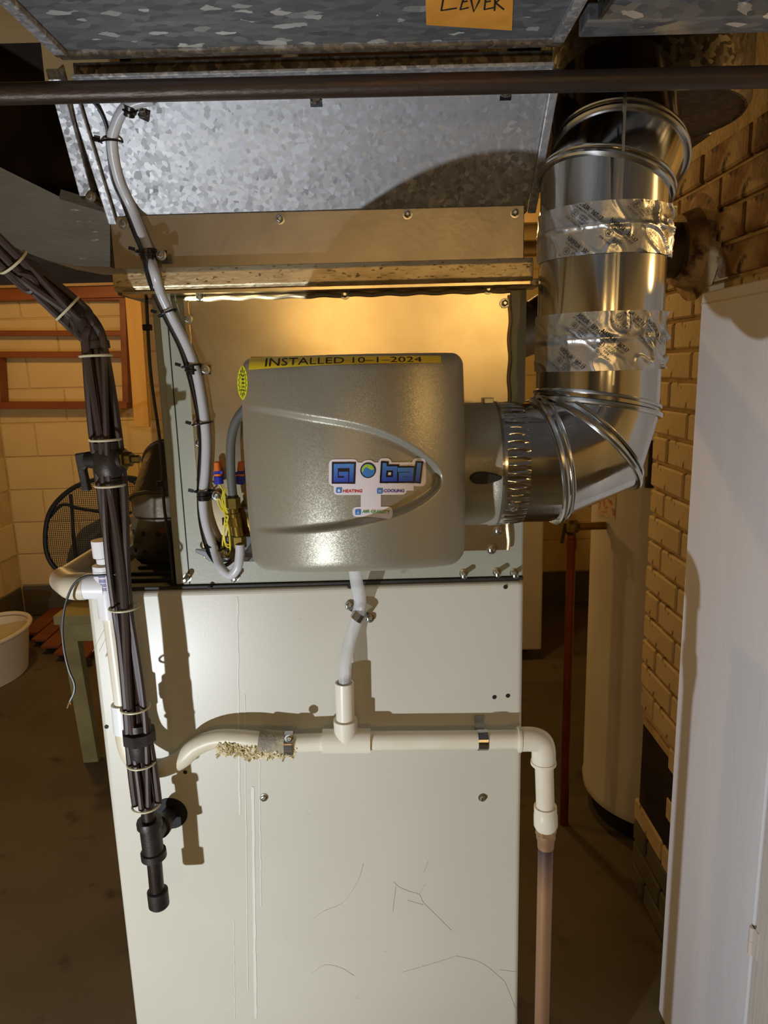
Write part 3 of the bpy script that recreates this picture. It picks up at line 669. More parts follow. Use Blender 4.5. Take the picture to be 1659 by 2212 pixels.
# ------------------------------------------------------------------ bypass duct
BR_ = .0745
def gored(pts, r, n=64):
    """mitred rings of a jointed pipe"""
    pts = [Vector(p) for p in pts]; D = [(b-a).normalized() for a, b in zip(pts, pts[1:])]; R = []; u = basis(D[0])[0]
    for i, p in enumerate(pts):
        di = D[max(i-1, 0)]; do = D[min(i, len(D)-1)]; nm = (di+do).normalized()
        u = (u-di*u.dot(di)).normalized(); w = di.cross(u)
        ring = []
        for k in range(n):
            o = (u*math.cos(2*pi*k/n)+w*math.sin(2*pi*k/n))*r; ring.append(p+o+di*(-(o.dot(nm))/di.dot(nm)))
        R.append(ring)
        u = (u-do*u.dot(do)).normalized()
    return R
K0 = Vector((cxb-.004, .875, CZ)); K1 = at(1172, 1003, .879); K1.z = CZ; K2 = at(1264, 957, .888); K3 = at(1287, 882, .897)
K4 = at(1309, 408, .905); K4.x = K3.x+.004; K5 = at(1337, 342, .922); K6 = Vector((K5.x+.004, .975, dc.z+.004))
by = thing('bypass_duct', 'shiny round bypass pipe with foil tape, rising from the humidifier', 'duct', K3)
path = [K0, K1, K2, K3, K4, K5, K6]
RG = gored(path, BR_)
names = ['elbow_gore', 'elbow_gore', 'elbow_gore', 'straight_pipe', 'elbow_gore', 'elbow_gore']
for i, nm_ in enumerate(names):
    MB().rings([RG[i], RG[i+1]], caps=False).build(nm_, 'duct_shiny', by, 'all')
def bead(ring, rr, name='seam_ring'):
    c = sum(ring, Vector())/len(ring); MB().tube([c+(p-c)*(1+.004/BR_*0+.0015/BR_) for p in ring], rr, 8, closed=True).build(name, 'duct_ring', by, True)
for i in (1, 2, 3, 4, 5):
    bead(RG[i], .0036)
    di = (path[i+1]-path[i]).normalized()
    bead([p+di*.010 for p in RG[i]], .0022)
# crimped start of the elbow
def crimp(u, v):
    k = 2*pi*u; t = v*.030; r = BR_+.0018*math.sin(48*k)*math.sin(pi*v)-.0004
    return (K0.x+.004+t, .875+(K1.y-.875)*.2*v+r*math.cos(k), CZ+r*math.sin(k))
MB().grid(crimp, 288, 6).build('crimped_end', 'duct_shiny', by, 'all')
MB().lathe((K0.x+.001, .875, CZ), (1, 0, 0), [(0, BR_+.0022), (.006, BR_+.0022)], 64, caps=False).build('crimp_band', 'duct_ring', by, True)
inst(SCREW, 'screw', by, (K0.x+.016, .875-BR_*.82, CZ-.0425), (.6, 0, 0))
MB().box(K0.x-.012, K0.x+.0, .86, .885, CZ+cR-.001, CZ+cR+.006).build('draw_clip', 'screw', by, bevel=.001)
# vertical lock seam of the lower pipe
ax = (K4-K3)
def cyl(th, z, r): 
    p = K3+ax*((z-K3.z)/ax.z); return Vector((p.x+r*math.cos(th), p.y+r*math.sin(th), z))
zs0, zs1 = at(1290, 833, .83).z, at(1290, 800, .83).z
t = MB(); t.prism([cyl(-pi/2-.07, zs0, BR_+.0008), cyl(-pi/2-.03, zs0, BR_+.0008), cyl(-pi/2-.03, zs1+.3, BR_+.0008), cyl(-pi/2-.07, zs1+.3, BR_+.0008)], (0, .003, 0)); t.build('lock_seam', 'duct_ring', by)
STAMPS = (((1217, 424), (1275, 474), (1206, 506), (1352, 452), (1322, 412), (1404, 540), (1398, 430)), ((1222, 672), (1268, 712), (1200, 748), (1356, 690), (1300, 655), (1402, 765), (1404, 690)))
for bi, (ya, yb) in enumerate(((432, 547), (672, 801))):
    za, zb_ = at(1300, yb, .83).z, at(1300, ya, .83).z
    def tape(u, v, rr=.0):
        th = -pi*1.06+pi*1.12*u; z = za+(zb_-za)*v
        r = BR_+.0016; s = th*BR_
        wr = noise.noise((s*18, z*14, bi*5.)); cr = abs(noise.noise((s*40+z*25, z*34, 3+bi)))
        m = max(.25, 1.4*math.sin((u-.42)*2.4)) if u > .42 else .25
        mid = math.exp(-((v-.55)/.05)**2)*.0016
        return cyl(th, z, r+mid+.0016*wr*(.3+m)+.0042*max(0, .16-cr)/.16*m)
    tp = MB().grid(tape, 150, 44).build('foil_tape', 'foil', by, 'all')
    ink = MB()
    rows = (('NASHUA', 0, .0062, .0235, 0), ('\u00ae', 0, .0022, .0022, .0243), ('367-17', 0, .0062, .0175, .0285), ('FOIL/MASTIC SEALANT', .0080, .0026, .042, .002), ('LISTED', .0125, .003, .012, .019), ('181B-FX', .0168, .003, .014, .019), ('92P4', .0211, .003, .009, .020), ('FOR CLASS 1 DUCT', .0265, .0026, .034, .003))
    for (sx, sy) in STAMPS[bi]:
        cpx = 1296; s0 = BR_*math.asin(max(-.97, min(.97, (sx-cpx)/130))); z0 = at(sx, sy, .835).z
        ca, sa = math.cos(math.radians(-41)), math.sin(math.radians(-41))
        def place(uu, vv):
            uu, vv = uu*.80, vv*.80
            s_ = s0+uu*ca-vv*sa; z_ = z0+uu*sa+vv*ca
            return cyl(-pi/2+s_/BR_, z_, BR_+.0046), z_
        for txt, dy, hgt, wid, dx in rows:
            V, Fc, asp = textmesh(txt, .03 if dy == 0 else .015)
            pts = [place(dx+u*wid, -dy-hgt+v*hgt) for u, v in V]
            ink.add([p for p, z in pts], [f_ for f_ in Fc if all(za+.001 < pts[i][1] < zb_-.001 for i in f_)])
        rg = []
        for k in range(25):
            a_ = 2*pi*k/24
            for rr in (.0046, .0051): rg.append(place(.0105+rr*math.cos(a_), -.0175+rr*math.sin(a_)))
        ink.add([p for p, z in rg], [(2*k, 2*k+1, 2*k+3, 2*k+2) for k in range(24) if all(za+.001 < rg[2*k+j][1] < zb_-.001 for j in range(4))])
        V, Fc, asp = textmesh('UL', .03); pts = [place(.0078+u*.0052, -.020+v*.005) for u, v in V]
        ink.add([p for p, z in pts], [f_ for f_ in Fc if all(za+.001 < pts[i][1] < zb_-.001 for i in f_)])
    ink.build('printed_lettering', 'ink', tp, flat=1)

# ------------------------------------------------------------------ water feed: poly tube, control cable, clamps, valve
def facey(y):
    if y < 452: return SY+(TY-SY)*(452-y)/292.
    if y < 548: return SY-.003
    if y < 630: return .933
    return PY-.001
tp_ = [(330, 214, 0), (290, 224, 0), (262, 244, 0), (244, 290, 0), (244, 330, 0), (258, 390, 0), (285, 450, .0), (307, 505, 0), (322, 545, .006), (334, 590, 0), (348, 635, .018), (372, 685, .006), (404, 748, 0), (424, 805, 0), (438, 880, 0), (445, 950, 0), (443, 1020, 0), (438, 1075, 0), (444, 1128, 0), (462, 1185, .004), (476, 1224, .02), (497, 1242, .026), (513, 1226, .03), (518, 1196, .03), (518, 1176, .03)]
def line(P, off, k=8, dx=0):
    return spl([at(x+dx, y, facey(y)-off-e) for x, y, e in P], k)
wtb = thing('water_tube', 'translucent white water tube clipped down the plenum to the brass valve', 'tube', at(518, 1240, PY))
MB().tube(line(tp_, .0085), .0062, 14).build('tube', 'poly_tube', wtb, True)
ctl = [(196, 212, 0), (216, 236, 0), (232, 275, 0), (234, 310, 0), (246, 385, 0), (271, 445, 0), (292, 505, 0), (308, 548, .006), (318, 592, 0), (334, 637, .018), (356, 682, .006), (390, 748, 0), (408, 805, 0), (424, 880, 0), (433, 950, 0), (430, 1020, 0), (431, 1075, 0), (436, 1128, 0), (449, 1185, .004), (465, 1215, .014), (485, 1222, .016), (506, 1205, .012), (512, 1180, .006), (500, 1120, .004), (490, 1090, .004)]
MB().tube(line(ctl, .006), .0028, 8).build('control_cable', 'cable_brown', wtb, True)['label'] = 'brown control cable'
MB().tube(line([(p[0]-3+2*math.sin(i), p[1], p[2]+.003) for i, p in enumerate(ctl[:20])], .005), .0016, 6).build('control_cable', 'black_plastic', wtb, True)
def frame_at(px, py, n):
    return at(px, py, facey(py))
for i, (x, y, r) in enumerate(((282, 232, -25), (322, 553, 0), (418, 800, 0), (443, 1070, 0), (462, 1176, -12))):
    cl = MB(); q = at(x, y, facey(y)); sl = math.radians(r); n = nrm if y < 450 else Vector((0, -1, 0)); ux = Vector((math.cos(sl), 0, math.sin(sl))); uz = n.cross(ux).normalized()
    if uz.z < 0: uz = -uz
    cl.tube([q+n*(.0085+.0082*math.sin(a))+ux*(.0082*math.cos(a)) for a in [2*pi*k/18 for k in range(18)]], .0015, 6, closed=True)
    out = [q+n*(.0085+(.0079)*math.sin(a))+ux*(.0079*math.cos(a)) for a in [2*pi*k/18 for k in range(18)]]
    cl.rings([[p-uz*.0055 for p in out], [p+uz*.0055 for p in out]], caps=False)
    cl.prism([q+n*.001+ux*a+uz*b_ for a, b_ in ((.004, -.0058), (.023, -.0058), (.023, .0058), (.004, .0058))], n*.002)
    o = cl.build('cable_clamp', 'black_plastic', wtb, True); inst(SCREW, 'screw', o, q+n*.003+ux*.0165, (math.radians(-38) if y < 450 else 0, 0, 0))
for x, y, r in ((239, 307, 0), (313, 541, -5), (360, 676, -20), (411, 790, -8), (433, 915, -8), (438, 1061, 0), (465, 1188, -12)):
    q = at(x+2, y, facey(y)-.008-(.012 if 640 < y < 700 else .004 if 530 < y < 560 else 0)); c_, s_ = math.cos(math.radians(r)), math.sin(math.radians(r)); t = MB()
    t.tube([q+Vector((c_*.0125*math.cos(a), -.0095*math.sin(a), -s_*.0125*math.cos(a))) for a in [2*pi*k/16 for k in range(16)]], .0013, 6, closed=True)
    t.bar(q+Vector((-.013, -.004, .001)), q+Vector((-.0195, -.004, .003)), .004, .004)
    t.build('zip_tie', 'black_plastic', wtb)
vx = at(514, 1120, PY-.032); VY = vx.y
sv = thing('solenoid_valve', 'brass water solenoid valve with yellow leads, left of the humidifier', 'valve', at(518, 1180, VY))
zof = lambda py: at(514, py, VY).z
def hexn(mb, z0, z1, r, x): mb.lathe((x, VY, z0), (0, 0, 1), [(0, r*.92), (.001, r), (z1-z0-.001, r), (z1-z0, r*.92)], 6)
xa = at(504, 1085, VY).x; xb = at(516, 1165, VY).x
t = MB(); hexn(t, zof(1098), zof(1074), .0098, xa); t.build('inlet_nut', 'brass', sv)
t = MB(); a, c = Vector((xa, VY, zof(1098))), Vector((xb, VY, zof(1158)))
t.lathe(a, c-a, [(0, .0065), (.006, .0065), (.0065, .008), (.011, .008), (.0115, .0072), ((c-a).length*.62, .0085), ((c-a).length*.64, .0075), ((c-a).length, .0078)], 20); t.build('valve_body', 'brass', sv, True)
t = MB(); hexn(t, zof(1182), zof(1157), .0102, xb); t.build('outlet_nut', 'brass', sv)
q = at(530, 1126, VY+.012); MB().lathe(q, (.15, 1, 0), [(-.004, .012), (-.003, .0195), (.006, .0195), (.007, .017)], 32).build('coil_flange', 'brass', sv, True)
MB().lathe(at(543, 1107, VY+.014), (.9, .35, .3), [(-.008, .010), (.010, .010)], 20).build('coil_barrel', 'screw', sv, True)
MB().tube(spl([at(*p, VY) for p in ((504, 1078), (500, 1040), (498, 990), (500, 945), (511, 908), (535, 875))]), .0062, 12).build('feed_hose', 'grey_tube', sv, True)['label'] = 'grey feed hose'
MB().lathe(at(504, 1078, VY), (0, 0, 1), [(0, .008), (.005, .007)], 12).build('hose_ferrule', 'black_plastic', sv, True)
for P in ([(474, 1045), (482, 1060), (480, 1080), (492, 1120), (500, 1155), (498, 1180), (488, 1178), (483, 1150), (488, 1128)],
          [(495, 1052), (485, 1062), (487, 1092), (492, 1110), (478, 1100), (470, 1082), (476, 1080), (486, 1110), (493, 1117), (484, 1150), (481, 1180), (489, 1197), (497, 1190), (495, 1150), (489, 1120)],
          [(478, 1090), (486, 1112), (484, 1140), (486, 1170), (494, 1176), (501, 1165), (494, 1130)]):
    MB().tube(spl([at(x, y, PY-.012-.004*math.sin(i)) for i, (x, y) in enumerate(P)], 6), .0012, 6).build('lead_wire', 'yellow_wire', sv, True)
MB().lathe(at(487, 1126, PY-.012), (0, 0, 1), [(-.005, .0045), (.005, .0045)], 12).build('wire_tie', 'black_plastic', sv, True)
for x, y, lean in ((473, 1045, -.03), (518, 1045, .12)):
    q = at(x, y, PY-.012); d = Vector((lean, 0, 1)); t = MB()
    t.lathe(q, d, [(0, .0065), (.010, .006), (.011, .0048), (.022, .0042), (.023, .003)], 14)
    t.bar(q+Vector((-.0065, -.002, .014)), q+Vector((.0065, -.002, .016)), .004, .003); o = t.build('wire_connector', 'blue_plastic', sv, True)
    MB().lathe(q+d*.018, d, [(0, .0048), (.011, .0040), (.0125, .0025)], 12).lathe(q+d*.011, d, [(0, .0056), (.003, .0056)], 12).build('connector_tip', 'orange_plastic', o, True)
# clear drain tube below the humidifier
dt = thing('drain_tube', 'clear vinyl drain tube from the humidifier bottom into the standpipe', 'tube', at(745, 1478, .93))
P = spl([at(x, y, Y) for x, y, Y in ((766, 1225, .90), (771, 1262, .915), (778, 1300, .945), (770, 1340, .95), (756, 1385, .945), (747, 1430, .935), (744, 1490, .93))])
MB().tube(P, .0088, 16, caps=False).build('tube', 'clear_vinyl', dt, True)
t = MB(); a, c = at(753, 1307, FY-.002), at(800, 1336, FY-.002); u = (c-a).normalized(); n = Vector((0, -1, 0)); w_ = u.cross(n)
prof = [(0, 0), (.009, 0), (.010, .006), (.013, .021), (.019, .026), (.025, .021), (.028, .006), (.029, 0), ((c-a).length+.002, 0)]
L_ = (c-a).length; pr = [(-.003, .0), (.010, 0), (.0105, .006)]+[(L_/2+.0105*math.sin(b_), .016+.0105*math.cos(b_)) for b_ in [-1.5+3*i_/12 for i_ in range(13)]]+[(L_-.0105, .006), (L_-.010, 0), (L_+.003, 0)]
R_ = [[a+u*s1+n*(h1+e1)+w_*f1 for e1, f1 in ((0, -.0058), (.0012, -.0058), (.0012, .0058), (0, .0058))] for s1, h1 in pr]
t.rings(R_)
st_ = t.build('strap_clamp', 'chrome', dt); 
for p in ((754, 1308), (799, 1335)): inst(SCREW, 'screw', st_, at(*p, FY-.003))

# ------------------------------------------------------------------ gas pipe and cable bundle
GY = .885
gp_px = [(-140, 395, .80), (-10, 525, .84), (60, 588, .86), (165, 682, GY), (195, 712, GY), (208, 752, GY), (236, 1000, GY), (262, 1230, GY), (292, 1500, GY), (318, 1735, GY), (328, 1825, GY), (342, 1952, GY)]
G = [at(*p) for p in gp_px]
G[0] = G[1]+(G[0]-G[1])*((2.05-G[1].z)/(G[0].z-G[1].z))
gas = thing('gas_pipe', 'black iron gas pipe with shutoff cock and drip leg before the furnace', 'pipe', G[-1])
MB().tube(G[:4], .0112, 18).build('pipe', 'iron', gas, True)
MB().tube(G[5:11], .0098, 18).build('pipe', 'iron', gas, True)
e = MB(); e.tube(spl([G[3], at(184, 696, GY), at(200, 722, GY), G[5]], 4), .0148, 18)
e.tube([at(158, 676, GY), at(170, 687, GY)], .0165, 18).tube([at(205, 738, GY), at(208, 754, GY)], .0165, 18); e.build('elbow', 'iron_fit', gas, True)
def seg(p, q, r, name, m='iron_fit', n=20, par=gas, Y=GY):
    a, c = at(*p, Y), at(*q, Y); return MB().tube([a, c], r, n).build(name, m, par, True)
# gas cock
a, c = at(231, 955, GY), at(243, 1038, GY); d = (c-a).normalized()
vb = MB().lathe(a, d, [(0, .0165), (.008, .0165), (.009, .015), (.017, .0195), (.036, .0195), (.044, .015), (.045, .0165), (.054, .0165)], 20).build('valve_body', 'iron_fit', gas, True)
v0 = at(237, 992, GY); MB().lathe(v0, (1, -.15, 0), [(-.030, .0105), (-.012, .013), (.012, .013), (.019, .0135), (.020, .012)], 20).build('valve_plug', 'iron_fit', vb, True)
MB().lathe(v0, (1, -.15, 0), [(.019, .0135), (.022, .0135), (.0225, .009), (.030, .009), (.0305, .005), (.040, .005)], 6).build('valve_nut', 'brass', vb)
lv = MB(); l0 = v0+Vector((-.032, .004, 0)); lv.prism([l0+Vector((-.012, -.004, .008)), l0+Vector((.006, -.004, .010)), l0+Vector((.006, -.004, -.006)), l0+Vector((-.001, -.004, -.012)), l0+Vector((.002, -.004, -.040)), l0+Vector((-.008, -.004, -.040))], (0, .011, 0)); lv.build('valve_lever', 'iron_fit', vb, bevel=.002)
un = MB(); a, c = at(298, 1560, GY), at(305, 1640, GY); d = (c-a).normalized()
un.lathe(a, d, [(0, .0165), (.010, .0165), (.011, .021)], 20).lathe(a+d*.011, d, [(0, .021), (.001, .0225), (.016, .0225), (.017, .021)], 8).lathe(a+d*.028, d, [(0, .018), (.02, .0165), (.024, .015)], 20); un.build('union', 'iron_fit', gas, True)
te = MB(); a, c = at(322, 1770, GY), at(333, 1853, GY); d = (c-a).normalized()
te.lathe(a, d, [(0, .0165), (.003, .0175), (.010, .0175), (.011, .0145), ((c-a).length-.012, .0145), ((c-a).length-.011, .0175), ((c-a).length-.001, .0175), ((c-a).length, .0165)], 22)
tc_ = a.lerp(c, .45); te.lathe(tc_, gh-tc_, [(0, .013), (.030, .013), (.031, .0165), (.042, .0165), (.043, .011), ((gh-tc_).length, .011)], 20); te.build('tee', 'iron_fit', gas, True)
MB().tube([at(332, 1845, GY), at(341, 1945, GY)], .0103, 18).build('drip_nipple', 'iron', gas, True)
a, c = at(340, 1922, GY), at(344, 1958, GY)
MB().lathe(a, c-a, [(0, .0125), (.001, .0145), ((c-a).length-.003, .0145), ((c-a).length, .012)], 20).build('drip_cap', 'iron_fit', gas, True)
# cables
cb = thing('cable_bundle', 'brown cables zip tied along the black gas pipe', 'cable', G[9])
CP = spl(G[:10], 10); m_ = len(CP)
for k in range(5):
    pts = []
    for i, p in enumerate(CP):
        d = (CP[min(i+1, m_-1)]-CP[max(i-1, 0)]).normalized(); u = Vector((0, -1, 0)); u = (u-d*u.dot(d)).normalized(); w_ = d.cross(u)
        a = -1.15+.58*k+.40*math.sin(i*.19+k*2.1); rr = .0138+.0022*math.sin(i*.23+k*1.7)
        pts.append(p+u*rr*math.cos(a)+w_*rr*math.sin(a))
    MB().tube(pts, .0040 if k % 2 else .0050, 8).build('cable', 'cable_brown', cb, True)
for x, y in ((22, 552), (150, 668), (208, 773), (227, 940), (240, 1050), (268, 1315), (294, 1516), (308, 1642), (322, 1762)):
    j = min(range(m_), key=lambda i: (CP[i]-at(x, y, GY)).length); d = (CP[min(j+1, m_-1)]-CP[j-1]).normalized(); t = MB()
    t.ring(CP[j]+Vector((0, -.004, 0)), d, .0185, .0016, 28, 6); t.build('zip_tie', 'tie_cream', cb, True)
lw = thing('loose_wire', 'thin black wire with a stripped end hanging left of the furnace', 'wire', at(148, 1525, .878))
P = [at(x, y, .878) for x, y in ((262, 1240), (215, 1243), (185, 1246), (160, 1262), (143, 1300), (135, 1350), (138, 1400), (148, 1445), (160, 1475), (160, 1495), (151, 1515))]
MB().tube(spl(P), .0016, 6).build('insulation', 'black_plastic', lw, True)
MB().tube([at(151, 1513, .878), at(148, 1522, .878), at(145, 1530, .878)], .0008, 5).tube([at(151, 1513, .878), at(153, 1522, .878)], .0007, 5).build('bare_strand', 'copper', lw)

# ------------------------------------------------------------------ condensate drain
DY = .932
dp = thing('condensate_drain', 'white plastic condensate drain running round the furnace front', 'pipe', at(1180, 2212, DY))
def pv(p, q, r, name, m='pvc', Y=DY, prof=None, Y2=None):
    a, c = at(*p, Y), at(*q, Y2 or Y); L = (c-a).length
    return MB().lathe(a, c-a, prof(L) if prof else [(0, r*.8), (0, r), (L, r), (L, r*.8)], 28).build(name, m, dp, True)
DY1 = .915
pv((221, 1166), (226, 1202), .0145, 'vent_cap', 'pvc_new', DY1)
pv((226, 1198), (229, 1226), .0112, 'pipe', 'pvc_new', DY1)
t = pv((226, 1220), (240, 1332), .0158, 'tee', 'pvc_new', DY1)
lb = MB(); V = []
a, c = at(228, 1230, DY1), at(233, 1275, DY1)
for i in range(9):
    th = -pi/2-.9+1.5*i/8
    for p in (a, c): V.append(p+Vector((math.cos(th), math.sin(th), 0))*.0163)
lb.add(V, [(2*i, 2*i+1, 2*i+3, 2*i+2) for i in range(8)]); l_ = lb.build('barcode_label', 'white_vinyl', t, 'all'); 
bc = MB()
for k in range(16):
    if k in (3, 8, 12): continue
    z = a.lerp(c, .12+.76*k/16); z2 = a.lerp(c, .12+.76*(k+.35+.3*(k % 2))/16); vv = []
    for i in range(5):
        th = -pi/2-.25+.55*i/4
        for p in (z, z2): vv.append(p+Vector((math.cos(th), math.sin(th), 0))*.0166)
    bc.add(vv, [(2*i, 2*i+1, 2*i+3, 2*i+2) for i in range(4)])
bc.build('barcode', 'logo_violet', t, flat=1)
pv((232, 1266), (180, 1266), .0178, 'tee_branch', 'pvc_new', DY1)
e = MB(); ec = at(140, 1264, DY1); ed = at(312, 1142, 1.30)
P = [at(185, 1266, DY1), at(160, 1266, DY1), at(143, 1265, DY1+.008), at(140, 1259, DY1+.03)]
P = spl([P[0], P[1], P[2]+Vector((.002, .006, 0)), at(137, 1252, DY1+.045)], 6); e.tube(P, .0185, 24).build('elbow', 'pvc_dirty', dp, True)
pv((137, 1252), (315, 1135), .0165, 'return_pipe', 'pvc_dirty', DY1+.045, None, 1.34)
pv((240, 1328), (266, 1530), .0112, 'pipe', 'pvc', DY1)
pv((264, 1520), (270, 1580), .0150, 'coupling', 'pvc_new', DY1)
HP = [(270, 1570, DY1), (272, 1600, DY1), (285, 1635, DY1), (315, 1655, .918), (352, 1658, .925), (392, 1640, .932), (425, 1612, .935), (470, 1596, .935), (530, 1597, DY), (590, 1604, DY), (640, 1605, DY)]
MB().tube(spl([at(*p) for p in HP]), .0132, 18).build('flexible_hose', 'hose', dp, True)
print_ = MB(); 
random.seed(7)
fm = MB(); fd = MB()
for k in range(900):
    t_ = random.random(); x = 470+168*t_; base_ = 1598+7*t_
    side = random.random(); y = base_+random.uniform(8, 32) if side < .72 else base_+random.uniform(-20, 10)
    q = at(x, y, DY-.012 if side < .72 else DY-.014+random.uniform(-.002, .004)); s_ = random.uniform(.0008, .0030)*(1.5-abs(t_-.5))
    (fm if side < .72 else fd).bar(q, q+Vector((random.uniform(-1, 1), random.uniform(-.6, .6), random.uniform(-1, .4)))*s_*2.2, s_*.9, s_*.4)
o = fm.build('foam_remains', 'foam', dp); o['kind'] = 'stuff'
sl = MB().tube(spl([at(560, 1600, DY), at(600, 1604, DY), at(628, 1605, DY)], 4), .0165, 14); sl.build('foam_sleeve', 'foam_dark', dp, True)
hc = pv((616, 1605), (634, 1605), .0182, 'hose_clamp', 'chrome'); inst(SCREW, 'screw', hc, at(625, 1595, DY-.019))
pv((628, 1606), (700, 1603), .0128, 'pipe')
tt = MB(); a, c = at(697, 1601, DY), at(800, 1600, DY); L = (c-a).length; tt.lathe(a, c-a, [(0, .0135), (0, .0172), (L, .0172), (L, .0135)], 28)
b0 = at(748, 1600, DY); b1 = at(746, 1554, DY); tt.lathe(b0, b1-b0, [(0, .0166), ((b1-b0).length, .0172), ((b1-b0).length, .0132)], 28); tt.build('tee', 'pvc', dp, True)
a, c = at(746, 1556, DY), at(744, 1474, DY); L = (c-a).length
MB().lathe(a, c-a, [(0, .0132), (L, .0132), (L, .0108), (L-.03, .0106)], 28, caps=False).build('standpipe', 'pvc', dp, True)
pv((795, 1600), (1125, 1597), .0133, 'pipe')
t = MB(); q = at(1042, 1598, DY)
R1 = [q+Vector((0, -.0145*math.cos(a_), .0152*math.sin(a_))) for a_ in [-1.7+3.4*i/14 for i in range(15)]]
t.add([p+Vector((s_*.007, 0, 0)) for p in R1 for s_ in (-1, 1)], [(2*i, 2*i+1, 2*i+3, 2*i+2) for i in range(14)])
ps_ = t.build('pipe_strap', 'chrome', dp)
MB().box(q.x-.007, q.x+.007, FY-.002, FY, q.z-.021, q.z+.021).build('strap_lug', 'chrome', ps_)
el = MB(); P = spl([at(1118, 1597, DY), at(1150, 1597, DY), at(1168, 1604, DY), at(1174, 1622, DY), at(1174, 1652, DY)], 8)
el.tube(P, .0172, 28); el.build('elbow', 'pvc', dp, True)
for p, q in (((1119, 1597), (1124, 1597)), ((1174, 1644), (1174, 1650))): pv(p, q, .0184, 'socket_rim')
pv((1175, 1640), (1178, 1745), .0133, 'pipe')
pv((1178, 1741), (1179, 1790), .0170, 'adapter', 'pvc', DY, lambda L: [(0, .0135), (0, .0165), (.012, .0165), (.014, .0172), (L-.006, .0174), (L, .0145)])
a = at(1179.5, 1786, DY); MB().lathe(a, (0, 0, -1), [(0, .0150), (.010, .0158), (.011, .0145)], 6).lathe(a, (0, 0, -1), [(.010, .0142), (.018, .0142), (.022, .0125), (.034, .012)], 20).build('copper_fitting', 'copper', dp, True)
zf_ = a.z-.034; MB().lathe((a.x, DY, zf_), (0, 0, -1), [(0, .0112), (.075, .0112)], 20, caps=False).build('copper_pipe', 'copper_dark', dp, True)['label'] = 'heat darkened copper'
MB().lathe((a.x, DY, zf_-.075), (0, 0, -1), [(0, .0112), (zf_-.076, .0112)], 20).build('copper_pipe', 'copper', dp, True)
# printed words on the pipe
t = MB(); V, Fc, asp = textmesh('MADE IN USA', .02); a, c = at(252, 1400, DY1), at(257, 1362, DY1); out = []
for u, v in V:
    p = a.lerp(c, u); th = -pi/2-.35-.45*v; out.append(p+Vector((math.cos(th), math.sin(th), 0))*.0118)
t.add(out, Fc); t.build('printed_lettering', 'globe_blue', dp, flat=1)

# ------------------------------------------------------------------ flue from the furnace top to the chimney
CX = .69                                           # chimney face
fb = at(372, 1196, 1.16); fb.z = zt
thz = at(1505, 540, X=CX)
fl = thing('flue_pipe', 'stained metal flue pipe from the furnace top round to the chimney', 'flue', fb)
MB().lathe(fb, (0, 0, 1), [(0, .058), (.004, .060), (.070, .060), (.073, .0565)], 40).build('draft_collar', 'flue', fl, True)
for k in range(14):
    th = -pi+pi*(k % 7)/7+.2; q = fb+Vector((math.cos(th)*.0605, math.sin(th)*.0605, .016+.03*(k//7)))
    MB().lathe(q, (math.cos(th), math.sin(th), 0), [(-.001, .0045), (.0008, .004)], 8).build('vent_hole', 'black', fl)
P = [fb+Vector((0, 0, .07)), fb+Vector((.0, 0.0, .088)), fb+Vector((.004, .05, .132)), fb+Vector((.02, .16, .145)), Vector((-.22, 1.47, fb.z+.20)), Vector((-.1, 1.55, fb.z+.25))]
thc = Vector((CX, thz.y, thz.z)); Q = [P[-1]+Vector((.12, .01, .02)), Vector((.35, 1.64, at(1165, 705, 1.64).z)), thc+Vector((-.10, 0, 0)), thc+Vector((-.002, 0, 0))]
RG2 = gored(P+Q, .057, 40)
for i in range(len(RG2)-1):
    MB().rings([RG2[i], RG2[i+1]], caps=False).build('flue_section', 'flue' if i < 5 or i > 6 else 'flue_clean', fl, 'all')
for i in (1, 2, 3, 7, 8): MB().tube(RG2[i], .0035, 6, closed=True).build('seam_ring', 'flue', fl, True)
MB().lathe(thc, (-1, 0, 0), [(.0, .115), (.004, .115), (.012, .085), (.045, .072), (.046, .06)], 40).build('thimble', 'brick_bare', fl, True)

# ------------------------------------------------------------------ chimney of painted bricks
ch = thing('chimney', 'cream painted brick chimney with a dark cleanout opening', 'chimney', (1.0, 1.5, 0))
CY0, CY1 = 1.16, 1.80
op = [at(1388, 1548, X=CX), at(1452, 1640, X=CX), at(1440, 1800, X=CX), at(1385, 1740, X=CX)]
oy0, oy1 = min(p.y for p in op)-.02, max(p.y for p in op)-.0; oz1 = op[0].z; oz0 = op[3].z
MB().box(CX+.006, 1.35, CY0, CY1-.006, 0, ZC-.2).build('core', 'mortar', ch)
bm_ = {}
for k, m in (('p', 'brick_paint'), ('b', 'brick_bare'), ('g', 'brick_grey')):
    for l in (.2, .095): bm_[(k, l)] = block('brick', m, .016, l-.009, .0585, .004)
for r in range(28):
    z = .034+.0677*r; y = CY1
    seq = [.2]*4 if r % 2 else [.095]+[.2]*4
    for l in seq:
        y0 = y-l
        if y0 < CY0-.1: break
        yc = (y+y0)/2; y = y0
        if y0 < CY0: continue
        if oz0 < z < oz1 and oy0-.02 < yc < oy1: continue
        if (Vector((yc, z))-Vector((thc.y, thc.z))).length < .06: continue
        k = 'g' if r < 3 else 'b' if (z > 1.62 or random.random() < .06) else 'p'
        inst(bm_[(k, l)], 'brick', ch, (CX+.003+random.uniform(-.002, .002), yc, z), (random.uniform(-.006, .006), 0, random.uniform(-.006, .006)))
t = MB().box(CX-.001, CX+.005, oy0, oy1-.01, oz0, oz1).build('cleanout_opening', 'void_dark', ch)  # flat dark panel standing in for the dark inside of the opening
MB().box(CX-.003, CX+.0045, oy0, oy1-.01, oz1-.012, oz1+.004).build('cleanout_lintel', 'mortar', ch)
